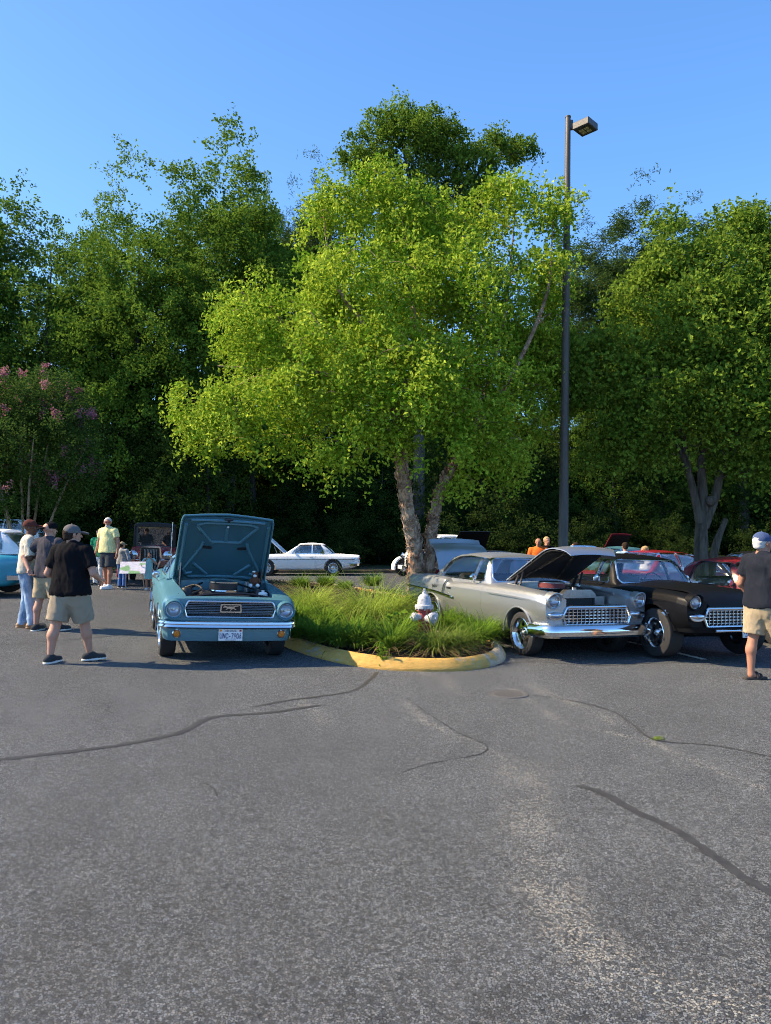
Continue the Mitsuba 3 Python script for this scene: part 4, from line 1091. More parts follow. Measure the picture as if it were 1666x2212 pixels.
# ---------------------------------------------------------------- the 1955 coupes
def K2(zb, wb, wl, zl, wm, zm, wc, zc, ws, zs, wi, zi, wj, zj, ztop):
    return [(0, zb), (wb, zb), (wl, zl), (wm, zm), (wc, zc), (wc, zc), (ws, zs), (wi, zi), (wj, zj), (0, ztop)]
def fifties(name, label, x, y, yaw, paint_, hood_open, wheels='slot', tyre_R=.335, front_bumper=True, seatb='seat_dark', trunk_open=False, plate=None, roof_paint=None, lift=0.0, tyre_w=.21):
    BL = .055
    c = Car(name, label, 'car', x, y, yaw, L=4.97, z_lift=lift + BL)
    FA = .74 if front_bumper else .76
    st = [(.10, K2(.44, .70, .83, .46, .875, .62, .875, .74, .855, .845, .70, .885, .57, .80, .79)),
          (.28, K2(.32, .74, .86, .42, .915, .62, .915, .78, .88, .89, .72, .92, .58, .86, .85)),
          (.70, K2(.24, .74, .87, .36, .93, .62, .925, .80, .885, .915, .72, .945, .58, .90, .92)),
          (1.65, K2(.22, .74, .87, .32, .935, .60, .93, .82, .885, .925, .74, .955, .60, .955, .985)),
          (2.60, K2(.22, .74, .87, .32, .935, .60, .93, .83, .885, .915, .74, .94, .60, .95, .96)),
          (3.02, K2(.23, .74, .87, .33, .935, .60, .93, .82, .885, .885, .74, .92, .60, .94, .95)),
          (3.22, K2(.23, .74, .87, .33, .935, .60, .93, .84, .90, .955, .76, .98, .60, .96, .965)),
          (4.10, K2(.28, .74, .86, .36, .925, .62, .92, .84, .89, .965, .76, .995, .58, .985, .99)),
          (4.70, K2(.36, .70, .84, .42, .905, .62, .90, .82, .87, .95, .76, .98, .56, .93, .93)),
          (4.88, K2(.44, .66, .80, .48, .87, .62, .87, .78, .85, .92, .74, .95, .54, .82, .80))]
    W = [(FA, tyre_R - BL, tyre_R, .765, tyre_w), (3.72, tyre_R - BL, tyre_R, .755, tyre_w)]
    gr = rounded([(-.545, .45), (.545, .45), (.595, .58), (.52, .705), (-.52, .705), (-.595, .58)], .05)
    cuts = [mv(extr(gr, .22, 'y'), y=.04), box(1.06, .40, .4, 0, .16, .90)]
    for sx in (-1, 1): cuts.append(cyl(.105, .16, sx * .745, .13, .80, rx=PI / 2))
    bay = (Polygon([(-.55, .14), (.55, .14), (.58, .6), (.62, 1.60), (-.62, 1.60), (-.58, .6)]), .42) if hood_open else None
    tc = (Polygon([(-.56, 4.02), (.56, 4.02), (.52, 4.78), (-.52, 4.78)]), .5) if trunk_open else None
    c.body(st, W, paint_, cabin=(1.85, 3.70, .74, .34), bay=bay, trunk_cut=tc, cuts=cuts, arch=.06, well_in=.52,
           doors=[rounded([(1.86, .28), (3.10, .28), (3.12, 1.0), (1.82, 1.0)], .03)])
    for i, d in enumerate(c.doors):
        sx = (-1, 1)[i]
        c.P('handle', cat(box(.025, .15, .03, sx * .938, 2.98, .80, r=.008), cyl(.018, .03, sx * .925, 2.93, .80, ry=PI / 2)), 'dark_metal' if hood_open else 'chrome', parent=d)
        c.P('lock', cyl(.014, .02, sx * .932, 2.99, .70, ry=PI / 2), 'chrome', parent=d)
    for sx in (-1, 1):
        hood_v = lathe([(.100, -.06), (.104, .02), (.110, .035), (.118, .028), (.126, -.06)], 32)
        v = hood_v.vertices; k = np.clip(v[:, 1] / .13, 0, 1); hood_v.vertices = np.stack([v[:, 0], v[:, 1], v[:, 2] + np.where(v[:, 2] > 0, k * .07, 0)], 1)
        hv = mv(hood_v, sx * .745, .10, .80, rx=PI / 2)
        c.P('headlight_hood', hv, paint_)
        c.headlight(sx * .745, .095, .80, .092)
        l = c.group_part('parking_lamp')
        ov = affinity.scale(Point(0, 0).buffer(1, 10), .125, .055)
        c.P('bezel', mv(extr(ov.difference(affinity.scale(ov, .74, .66)), .07, 'y'), sx * .72, .06, .585), 'chrome', parent=l)
        c.P('hood', mv(trimesh.creation.icosphere(2, 1.0), sx * .72, .09, .600, s=(.128, .085, .046)), 'chrome', parent=l)
        c.P('lens', mv(extr(affinity.scale(ov, .78, .70), .03, 'y'), sx * .72, .055, .578), 'white_plain' if not hood_open else 'lamp_reflector', parent=l)
    # egg-crate grille
    c.P('grille_backing', box(1.12, .02, .27, 0, .235, .585), 'black_matte')
    c.P('grille_frame', loop_tube(gr, .085, .022), 'chrome')
    gy = .115
    for k in range(16):
        xx = -.54 + k * .072; hgt = .245 - max(0, abs(xx) - .44) * .9
        c.P('grille_upright', box(.010, .010, hgt, xx, gy, .585, rz=.7), 'chrome')
    for k in range(5):
        z = .495 + k * .045; w = .58 - abs(z - .585) * .40
        c.P('grille_bar', box(2 * w, .011, .011, 0, gy + .004, z, rx=.7), 'chrome')
    if front_bumper:
        bp = bumper_path(.945, -.08, .42, bow=.05)
        c.P('bumper', sweep([(x, y, .37) for x, y in bp], [(-.045, -.07), (.005, -.085), (.034, -.055), (.040, .0), (.030, .05), (.0, .085), (-.05, .075)]), 'chrome')
        c.P('bumper_badge', mv(extr(Polygon([(-.03, -.025), (.03, -.025), (.035, .01), (.02, .03), (0, .02), (-.02, .03), (-.035, .01)]), .012, 'y'), .62, -.06, .37), 'satin_metal')
        c.P('splash_pan', sweep([(x * .93, y + .12, .40) for x, y in bp], [(-.02, -.10), (.02, -.08), (.03, .06), (-.02, .06)]), paint_)
    else:
        c.P('nerf_bar', cat(tube([(-.45, .02, .40), (.75, .02, .40)], .018, 8), tube([(-.3, .02, .40), (-.3, .30, .38)], .014, 6), tube([(.5, .02, .40), (.5, .30, .38)], .014, 6)), 'chrome')
        c.P('splash_pan', sweep([(x * .93, y + .05, .42) for x, y in bumper_path(.9, .02, .38)], [(-.02, -.06), (.02, -.05), (.03, .03), (-.02, .03)]), paint_)
    if plate: c.plate(-.005, .375, plate, x=.16)
    # bonnet
    hp_ = Polygon([(-.40, -1.46), (-.52, -1.34), (-.56, -1.1), (-.60, 0), (.60, 0), (.56, -1.1), (.52, -1.34), (.40, -1.46)])
    def hz(xx, yy): return .075 * (1 - (xx / .62) ** 2) * (1 - .25 * np.clip(-yy / 1.36, 0, 1)) - .33 * (1 - np.sqrt(1 - np.clip((-yy - 1.03) / .435, 0, .985) ** 2))
    def shp(m):
        m = m.subdivide_to_size(.045); v = m.vertices; m.vertices = np.stack([v[:, 0], v[:, 1], v[:, 2] + hz(v[:, 0], v[:, 1])], 1); return m
    H = frame(0, 1.60, 1.0 if hood_open else .945, 0, math.radians(-26.5 if hood_open else 1.6))
    def mv2(m): m = tm(m).copy(); m.vertices = m.vertices @ H[:3, :3].T + H[:3, 3]; return m
    bon = c.P('bonnet', mv2(shp(extr(hp_, .014))), paint_)
    if hood_open:
        c.P('inner_panel', mv2(shp(mv(extr(hp_.buffer(-.02), .012), z=-.034))), 'black_matte', parent=bon)
        for sx in (-1, 1):
            c.P('rib', mv2(tube([(sx * .10, -1.0, .03), (sx * .34, -.1, .015)], .03, 6)), 'black_matte', parent=bon)
        c.P('rib', mv2(tube([(-.46, -1.05, .0), (0, -1.05, .035), (.46, -1.05, .0)], .03, 6)), 'black_matte', parent=bon)
        em = Polygon([(-.21, .03), (-.06, .03), (-.05, .045), (.05, .045), (.06, .03), (.21, .03), (.21, -.03), (.06, -.03), (.0, -.055), (-.06, -.03), (-.21, -.03)])
        def eml(m, dz):
            v = m.vertices.copy()
            t = -1.31 + v[:, 1] * .9
            m.vertices = np.stack([v[:, 0], t, v[:, 2] + hz(v[:, 0], t) + dz], 1); return mv2(m)
        c.P('emblem', eml(extr(em.difference(em.buffer(-.012)), .014).subdivide_to_size(.05), .014), 'chrome', parent=bon, label='wide winged chrome badge')
        c.P('emblem_inset', eml(extr(em.buffer(-.011), .006).subdivide_to_size(.05), .014), 'navy_print', parent=bon)
        for sx in (-1, 1): c.P('hinge', cat(tube([(sx * .55, 1.40, .86), (sx * .56, 1.25, .98), (sx * .56, 1.18, 1.16)], .018, 6), tube([(sx * .55, 1.50, .84), (sx * .56, 1.30, 1.10)], .024, 8)), 'dark_metal')
        # engine bay
        c.P('engine_bay_liner', cat(box(.012, 1.40, .42, -.60, .95, .66, rz=-.03), box(.012, 1.40, .42, .60, .95, .66, rz=.03), box(1.2, 1.4, .01, 0, .95, .44), box(1.2, .012, .42, 0, 1.58, .66)), 'engine_black')
        rad = c.P('radiator', cat(box(.52, .07, .30, 0, .56, .66), box(.03, .09, .36, -.275, .56, .67), box(.03, .09, .36, .275, .56, .67)), 'radiator_core')
        c.P('top_tank', cat(mv(extr(rounded([(-.30, 0), (.30, 0), (.30, .06), (.22, .125), (-.22, .125), (-.30, .06)], .02), .10, 'y'), 0, .51, .80), *[box(.012, .106, .075, -.2 + k * .05, .56, .86, r=.004) for k in range(9)]), 'satin_metal', parent=rad)
        c.P('cap', cyl(.035, .035, -.06, .56, .94), 'chrome', parent=rad)
        for sx in (-1, 1): c.P('radiator_bracket', cat(box(.24, .02, .24, sx * .42, .60, .70, rz=sx * .12), box(.06, .03, .28, sx * .32, .58, .70)), 'dark_metal' if sx < 0 else 'satin_metal')
        c.P('engine_block', cat(box(.46, .62, .30, 0, 1.0, .64, r=.03), box(.18, .60, .10, -.26, 1.0, .76, r=.04), box(.18, .60, .10, .26, 1.0, .76, r=.04)), 'engine_black')
        ac = c.P('air_cleaner', lathe([(0, .05), (.03, .06), (.19, .052), (.20, .04), (.20, -.05), (0, -.05)], 32, x=-.12, y=1.05, z=.97), 'satin_metal')
        solid('filter_red', (0.16, 0.03, 0.03), 0.7)
        c.P('filter', lathe([(.185, -.045), (.206, -.04), (.206, .035), (.185, .04)], 32, x=-.12, y=1.05, z=.965), 'filter_red', parent=ac)
        c.P('valve_cover', cat(box(.13, .55, .08, .30, 1.0, .84, rz=0, r=.03)), 'chrome')
        c.P('valve_cover', cat(box(.13, .55, .08, -.32, 1.0, .84, r=.03)), 'chrome')
        c.P('hose', tube(smooth_line([(.10, .60, .88), (.12, .72, .93), (.05, .86, .88)], 6), .028, 8), 'black_matte')
        c.P('heater_hose', tube(smooth_line([(.35, 1.5, .9), (.44, 1.2, .93), (.46, .9, .86), (.38, .7, .82)], 6), .016, 6), 'satin_metal')
        c.P('fluid_bottle', cat(cyl(.04, .14, .52, 1.25, .88), cyl(.02, .03, .52, 1.25, .96)), 'white_plain')
        for sx in (-1, 1): c.P('wing_rail', tube([(sx * .565, .42, .87), (sx * .60, 1.55, .95)], .02, 6), paint_)
    # trunk lid
    tp_ = Polygon([(-.555, 0), (.555, 0), (.52, .76), (-.52, .76)])
    def tz(xx, yy): return .05 * (1 - (xx / .58) ** 2) - .16 * np.clip((yy - .45) / .31, 0, 1) ** 2
    def tsh(m): m = m.subdivide_to_size(.07); v = m.vertices; m.vertices = np.stack([v[:, 0], v[:, 1], v[:, 2] + tz(v[:, 0], v[:, 1])], 1); return m
    if trunk_open:
        H2 = frame(0, 4.02, 1.0, 0, math.radians(58))
        m = tsh(extr(affinity.scale(tp_, 1.08, 1.14, origin=(0, 0)), .016)); m.vertices = m.vertices @ H2[:3, :3].T + H2[:3, 3]
        tl = c.P('trunk_lid', m, paint_)
        m = tsh(mv(extr(tp_.buffer(-.02), .01), z=-.03)); m.vertices = m.vertices @ H2[:3, :3].T + H2[:3, 3]
        c.P('inner_panel', m, 'satin_metal', parent=tl)
        c.P('trunk_liner', cat(box(1.05, .7, .01, 0, 4.4, .53)), 'seat_dark')
    # greenhouse
    def Q(zb, wb, zm, wm, zt, wt, z): return [(0, zb), (wb, zb), (wb, zb + .03), (wm, zm), (wt, zt), (wt * .55, z - .008), (0, z)]
    g = [(1.76, Q(.90, .79, .935, .78, .955, .71, .985)), (1.90, Q(.90, .81, 1.03, .775, 1.14, .69, 1.165)), (2.05, Q(.90, .815, 1.10, .755, 1.33, .635, 1.375)), (2.28, Q(.90, .81, 1.13, .74, 1.372, .615, 1.422)), (2.80, Q(.90, .80, 1.14, .73, 1.39, .605, 1.445)),
         (3.35, Q(.90, .79, 1.12, .72, 1.36, .595, 1.412)), (3.68, Q(.90, .77, 1.07, .71, 1.25, .605, 1.30)), (4.04, Q(.90, .73, .94, .71, .98, .62, .99))]
    c.green(g, paint_, roof_paint=roof_paint, shield=(rounded([(-.715, .985), (.715, .985), (.60, 1.335), (-.60, 1.335)], .05), (1.3, 2.12)), rear=([(-.6, 1.02), (.6, 1.02), (.52, 1.33), (-.52, 1.33)], (3.45, 4.3)),
        sides=[[(1.97, .985), (2.04, 1.16), (2.13, 1.325), (2.34, 1.338), (2.34, .985)], [(2.38, .985), (2.38, 1.342), (2.85, 1.362), (3.24, 1.335), (3.45, 1.25), (3.60, 1.07), (3.62, .985)]])
    c.seat(0, 2.72, .42, 1.35, seatb, .5, .50); c.seat(0, 3.50, .44, 1.2, seatb, .4, .42)
    c.dash(1.98, .70, .90, seatb); c.steering(.36, 2.24, .95)
    for sx in (-1, 1):
        # spear and sash on the flank
        c.P('side_spear', sweep(smooth_line([(sx * .905, 4.86, .735), (sx * .938, 4.2, .725), (sx * .946, 3.5, .70), (sx * .948, 2.95, .655), (sx * .940, 2.80, .64)], 6), [(-.01, -.016), (.006, -.020), (.012, 0), (.006, .020), (-.01, .016)]), 'chrome')
        c.P('sash', sweep(smooth_line([(sx * .890, 3.12, .935), (sx * .942, 3.15, .84), (sx * .950, 3.19, .74), (sx * .948, 3.22, .70)], 5), [(-.008, -.018), (.008, -.018), (.008, .018), (-.008, .018)], up=(0, 1, 0)), 'chrome')
        c.P('crease', sweep(smooth_line([(sx * .90, .30, .775), (sx * .932, .8, .80), (sx * .937, 1.6, .815)], 6), [(-.012, -.012), (.008, 0), (-.012, .012)]), paint_)
        for wy in (FA, 3.72):
            th = np.linspace(-.02, PI + .02, 24); R = tyre_R + .066
            c.P('arch_lip', tube([(sx * (.925 if wy < 2 else .922), wy + R * math.cos(t), tyre_R - BL + R * math.sin(t)) for t in th], .014, 6), paint_)
        c.mirror(sx * .92, 2.12, .93, .062)
        m = meshkit.text_mesh('Bel Air', .05, .004); v = m.vertices - [.1, 0, 0]
        v = np.stack([np.full(len(v), 0.0) + sx * (.936 + v[:, 2]), (3.55 - sx * -v[:, 0]) if sx > 0 else (3.55 - v[:, 0]), .775 + v[:, 1]], 1)
        m.vertices = v
        if sx < 0 and hood_open: c.P('script', m, 'dark_metal', smooth=False)
    c.P('rear_bumper', sweep([(x, 4.98 - y, .45) for x, y in bumper_path(.93, .02, .35)], [(-.045, -.07), (.005, -.085), (.034, -.055), (.040, .0), (.030, .05), (.0, .085), (-.05, .075)]), 'chrome')
    for sx in (-1, 1): c.P('tail_lamp', box(.09, .06, .16, sx * .80, 4.88, .80, r=.03), 'red_lens')
    for w in W: c.wheel(*w, style=wheels, rimf=.70 if wheels == 'slot' else .60)
    return c
SIL = fifties('coupe', 'satin silver 1950s coupe with bonnet and trunk lid raised beside the island', 3.08, 10.5, 22.0, 'paint_silver', True, trunk_open=True, tyre_R=.325)
BLK = fifties('coupe', 'satin black 1950s coupe with closed bonnet and no front bumper', 5.04, 10.38, 19.5, 'paint_black', False, wheels='five', tyre_R=.36, front_bumper=False, seatb='seat_dark', tyre_w=.26, lift=.03,
              plate=[('T149-495', .066, 0, .012, 'navy_print', True, .72), ('1955 VIRGINIA', .020, 0, -.052, 'navy_print', True, 1.0)])
solid('visor_white', (.62, .62, .60), .6)
BLK.P('sun_visor', box(.44, .012, .11, -.36, 2.20, 1.315, rx=-.9, r=.005), 'visor_white')
BLK.P('inside_mirror', box(.16, .02, .05, .02, 2.2, 1.30, r=.01), 'chrome')
for sx in (-1,): BLK.P('fender_badge', mv(extr(Polygon([(-.08, .0), (-.02, .012), (0, .05), (.02, .012), (.08, .0), (0, -.05)]), .01, 'x'), sx * .925, .48, .62), 'chrome')
# ---------------------------------------------------------------- the other cars
def S8(zb, wb, wl, zl, wm, zm, wc, zc, ws, zs, wi, zi, zt): return K(zb, wb, wl, zl, wm, zm, wc, zc, ws, zs, wi, zi, zt)
def G6(zb, wb, zm, wm, zt, wt, z): return [(0, zb), (wb, zb), (wb, zb + .03), (wm, zm), (wt, zt), (0, z)]

def saloon(name, label, x, y, yaw, L, W, H, paint_, belt=.90, nose=.78, tail=.84, cab=(1.45, 2.05, 3.05, 3.75), axles=(.85, 3.6), R=.32, wheel='steel', cat_='car', roof_paint=None, trim='chrome', round_=0.0, seatb='seat_dark', chrome_bumpers=True, strip=False, hood_up=None, group=None, tw=.19, ground_clear=.22, posts=True, z=None, wide_arch=.05):
    c = Car(name, label, cat_, x, y, yaw, L=L, group=group)
    if z is not None: c.M[2, 3] = z
    w = W / 2; gcl = ground_clear
    r = round_
    st = [(.04, S8(gcl + .20, w * .72, w * .86, gcl + .24, w * .93, nose * .72, w * .93, nose * .86, w * .86, nose * .96 - .10 * r, w * .6, nose - .08 * r, nose - .06 * r)),
          (.40, S8(gcl + .05, w * .78, w * .93, gcl + .12, w * .99, nose * .70, w * .985, nose * .88, w * .92, nose * 1.0, w * .66, nose * 1.03, nose * 1.04)),
          (cab[0], S8(gcl, w * .78, w * .93, gcl + .08, w, belt * .66, w * .99, belt * .86, w * .93, belt * .97, w * .70, belt * .995, belt * 1.02)),
          ((cab[0] + min(cab[3], L - .55)) / 2, S8(gcl, w * .78, w * .93, gcl + .08, w, belt * .66, w * .99, belt * .88, w * .93, belt * .98, w * .72, belt, belt)),
          (min(cab[3], L - .55), S8(gcl + .02, w * .78, w * .93, gcl + .10, w, belt * .66, w * .985, belt * .86, w * .91, belt * .97, w * .68, belt * .99, belt)),
          (L - .35, S8(gcl + .08, w * .76, w * .90, gcl + .16, w * .97, tail * .70, w * .96, tail * .88, w * .88, tail * .98 - .06 * r, w * .62, tail * (1 - .08 * r), tail * (1.01 - .08 * r))),
          (L - .04, S8(gcl + .22, w * .70, w * .84, gcl + .26, w * .90, tail * .72, w * .90, tail * .86, w * .82, tail * .95 - .22 * r, w * .58, tail * (.96 - .22 * r), tail * (.96 - .22 * r)))]
    Wl = [(axles[0], R, R, w - tw / 2 - .03, tw), (axles[1], R, R, w - tw / 2 - .03, tw)]
    bay = (Polygon([(-w * .62, .2), (w * .62, .2), (w * .68, cab[0] - .1), (-w * .68, cab[0] - .1)]), .45) if hood_up else None
    c.body(st, Wl, paint_, cabin=(cab[0] + .12, cab[3] - .1, w * .84, gcl + .14), bay=bay, arch=wide_arch, well_in=w - .42, ny=44,
           doors=[rounded([(cab[0] + .12, gcl + .06), ((cab[1] + cab[2]) / 2 + .22, gcl + .06), ((cab[1] + cab[2]) / 2 + .24, belt + .06), (cab[0] + .12, belt + .06)], .03)])
    for i, d in enumerate(c.doors): c.P('handle', box(.025, .14, .025, (-1, 1)[i] * w * .995, (cab[1] + cab[2]) / 2 + .08, belt * .84, r=.008), 'chrome', parent=d)
    zs = belt - .04; tp = H; tumble = .18
    def wt(z): return w * .90 - (z - belt) * (.26 + .1 * r)
    g = [(cab[0], G6(zs, w * .86, zs + .02, w * .85, belt + .015, w * .78, belt + .03)),
         ((cab[0] + cab[1]) / 2, G6(zs, w * .89, belt + .10, w * .86, (belt + tp) / 2 - .02, wt((belt + tp) / 2), (belt + tp) / 2 + .02)),
         (cab[1], G6(zs, w * .90, belt + .18, w * .86, tp - .07, wt(tp), tp - .02)),
         ((cab[1] + cab[2]) / 2, G6(zs, w * .90, belt + .20, w * .86, tp - .05, wt(tp), tp)),
         (cab[2], G6(zs, w * .90, belt + .18, w * .86, tp - .075, wt(tp), tp - .025)),
         ((cab[2] + cab[3]) / 2, G6(zs, w * .88, belt + .10, w * .84, (belt + tp) / 2 + .06 * r, wt((belt + tp) / 2), (belt + tp) / 2 + .04 + .08 * r)),
         (cab[3], G6(zs, w * .82, zs + .02, w * .81, belt, w * .74, belt + .015))]
    m1 = (cab[1] + cab[2]) / 2
    hs = belt + .025; ht = tp - .085
    sides = [[(cab[0] + .30, hs), ((cab[0] + cab[1]) / 2 + .14, (hs + ht) / 2), (cab[1] + .06, ht), (m1 + .05, ht + .005), (m1 + .05, hs)],
             [(m1 + .12, hs), (m1 + .12, ht + .005), (cab[2] - .03, ht), ((cab[2] + cab[3]) / 2 - .16, (hs + ht) / 2 + .05 * r), (cab[3] - .38, hs)]]
    c.green(g, paint_, roof_paint=roof_paint, shield=(rounded([(-w * .74, belt + .04), (w * .74, belt + .04), (wt(tp) - .06, tp - .10), (-wt(tp) + .06, tp - .10)], .03), (cab[0] - .3, cab[1] + .02)),
            rear=([(-w * .66, belt + .05), (w * .66, belt + .05), (wt(tp) - .08, tp - .12), (-wt(tp) + .08, tp - .12)], (cab[2] + .02, cab[3] + .3)), sides=sides, trim=trim, ny=28)
    c.seat(0, cab[1] + .35, gcl + .14, W * .72, seatb, .45, .55); c.seat(0, cab[2] - .15, gcl + .16, W * .68, seatb, .4, .48)
    c.dash(cab[0] + .30, w * .78, belt - .04, seatb); c.steering(w * .4, cab[0] + .62, belt + .02)
    for sx in (-1, 1):
        c.headlight(sx * w * .74, .03, nose * .80, .085)
        c.P('tail_lamp', box(.16, .04, .08, sx * w * .66, L - .03, tail * .80, r=.02), 'red_lens')
        c.mirror(sx * w * .96, cab[0] + .42, belt - .04, .05)
        if strip: c.P('side_strip', box(.010, L * .92, .022, sx * (w * .995 + .002), L * .5, belt * .76, r=.004), 'dark_metal')
        c.P('sill_trim', box(.010, axles[1] - axles[0] - 2.2 * R, .03, sx * w * .94, (axles[0] + axles[1]) / 2, gcl + .06), 'chrome' if chrome_bumpers else 'black_matte')
    c.P('grille', cat(*[box(w * 1.15, .02, .012, 0, .025, nose * .62 + k * .03) for k in range(5)]), 'chrome')
    bb = 'chrome' if chrome_bumpers else paint_
    c.P('bumper', sweep([(a, b, .42) for a, b in bumper_path(w * .98, -.02, .35)], [(-.03, -.06), (.02, -.06), (.03, 0), (.02, .06), (-.03, .06)]), bb)
    c.P('rear_bumper', sweep([(a, L - b, .46) for a, b in bumper_path(w * .97, -.02, .35)], [(-.03, -.05), (.02, -.05), (.03, 0), (.02, .05), (-.03, .05)]), bb)
    if hood_up:
        hl = cab[0] - .25
        Hm = frame(0, cab[0] - .08, belt + .01, 0, math.radians(-hood_up))
        m = extr(Polygon([(-w * .62, -hl), (w * .62, -hl), (w * .70, 0), (-w * .70, 0)]), .02).subdivide_to_size(.12)
        v = m.vertices; m.vertices = np.stack([v[:, 0], v[:, 1], v[:, 2] + .05 * (1 - (v[:, 0] / w) ** 2)], 1) @ Hm[:3, :3].T + Hm[:3, 3]
        bn = c.P('bonnet', m, paint_)
        m = mv(extr(Polygon([(-w * .58, -hl + .05), (w * .58, -hl + .05), (w * .64, -.05), (-w * .64, -.05)]), .01), z=-.012); m.vertices = m.vertices @ Hm[:3, :3].T + Hm[:3, 3]
        c.P('inner_panel', m, 'paint_black', parent=bn)
        c.P('engine_block', box(.5, .7, .35, 0, cab[0] * .55, .62, r=.03), 'engine_black')
        for sx in (-1, 1): c.P('hinge', tube([(sx * w * .6, cab[0] - .3, belt - .1), (sx * w * .62, cab[0] - .12 - .45 * math.cos(math.radians(hood_up)), belt + .45 * math.sin(math.radians(hood_up)))], .014, 6), 'satin_metal')
    for q in Wl: c.wheel(*q, style=wheel, rimf=.62)
    return c

# white two-door in profile along the far edge
saloon('coupe', 'white 1960s two-door coupe seen in profile along the far edge, bonnet raised', -5.72, 30.9, -90, 4.65, 1.76, 1.36, 'paint_white', belt=.90, nose=.84, tail=.86, cab=(1.55, 2.15, 3.05, 3.55), axles=(.80, 3.56), R=.33, wheel='steel', strip=True, hood_up=42)
# turquoise and white wagon at the left border
tw_ = saloon('station_wagon', 'turquoise wagon with a pale roof cut by the left border', -12.9, 16.9, -84, 4.7, 1.85, 1.58, 'paint_turquoise', belt=1.02, nose=.95, tail=1.0, cab=(1.2, 1.75, 4.05, 4.55), axles=(.9, 3.7), R=.34, wheel='plain', roof_paint='paint_white')
# raised bank with a modern white car far behind at the left
def bank(x, y): return gf(x, y) + .90 * sstep(-13.0, -17.5, x) * sstep(33.5, 35.5, y)
def bank_col(p, n, uv):
    return mix((.05, .085, .02), (.12, .17, .04), fbm(p.x * 3, p.y * 3, 0, 4))
scene['bank_grass'] = {'type': 'twosided', 'bsdf': {'type': 'principled', 'base_color': mikit.proc(bank_col), 'roughness': .9}}
put('grass_bank', sheet(np.arange(-40, -12.4, .8), np.arange(33.3, 50, .8), .02, bank), 'bank_grass', smooth=True); lab('grass_bank', 'low grassy bank carrying a road at the far left', kind='structure')
q = at(20, 1150, 36.5)
saloon('modern_car', 'modern white car on the bank beyond the turquoise wagon', q[0] - 2.6, 36.5, -90, 4.5, 1.82, 1.52, 'paint_white', belt=.95, nose=.82, tail=.95, cab=(1.0, 1.9, 3.3, 4.1), axles=(.85, 3.5), R=.33, chrome_bumpers=False, trim=None, round_=.5, z=float(bank(q[0], 36.5)) + .03)
# dark cars between the silver coupe and the woodland
saloon('sedan', 'black sedan with chrome trimmed roof right behind the silver coupe', 3.9, 17.2, 24, 4.9, 1.86, 1.50, 'paint_black_gloss', belt=.96, cab=(1.5, 2.1, 3.2, 3.9), nose=.86, tail=.90, wheel='plain', round_=.4)
saloon('coupe', 'dark coupe with its bonnet propped high at the edge of the shade', 3.15, 23.5, 20, 4.8, 1.84, 1.42, 'paint_black_gloss', belt=.92, nose=.85, cab=(1.6, 2.2, 3.1, 3.8), hood_up=50, wheel='plain')
saloon('sedan', 'rounded red 1940s sedan with an oval quarter window behind the broad trunk', 5.2, 19.0, -62, 4.8, 1.86, 1.60, 'paint_red_shaded', belt=1.02, nose=.98, tail=.98, cab=(1.5, 2.0, 3.1, 4.55), axles=(.85, 3.75), R=.34, round_=1.0, wheel='plain', seatb='seat_dark')
saloon('coupe', 'small red car with its bonnet up between the black coupe and the woodland', 10.2, 30.0, 25, 4.4, 1.75, 1.36, 'paint_maroon', hood_up=55, wheel='plain')
saloon('sedan', 'dark sedan with a bluish windscreen right of the broad trunk', 11.0, 19.5, 24, 4.8, 1.84, 1.45, 'paint_black_gloss', wheel='plain', round_=.3)
saloon('sedan', 'second dark sedan farther right in the shade', 13.4, 22.0, 24, 4.8, 1.84, 1.48, 'paint_black_gloss', wheel='plain', round_=.5)
saloon('hatchback', 'grey-blue car in the shade under the broad tree', 9.6, 24.0, 24, 4.5, 1.78, 1.5, 'paint_teal_dark', wheel='steel')

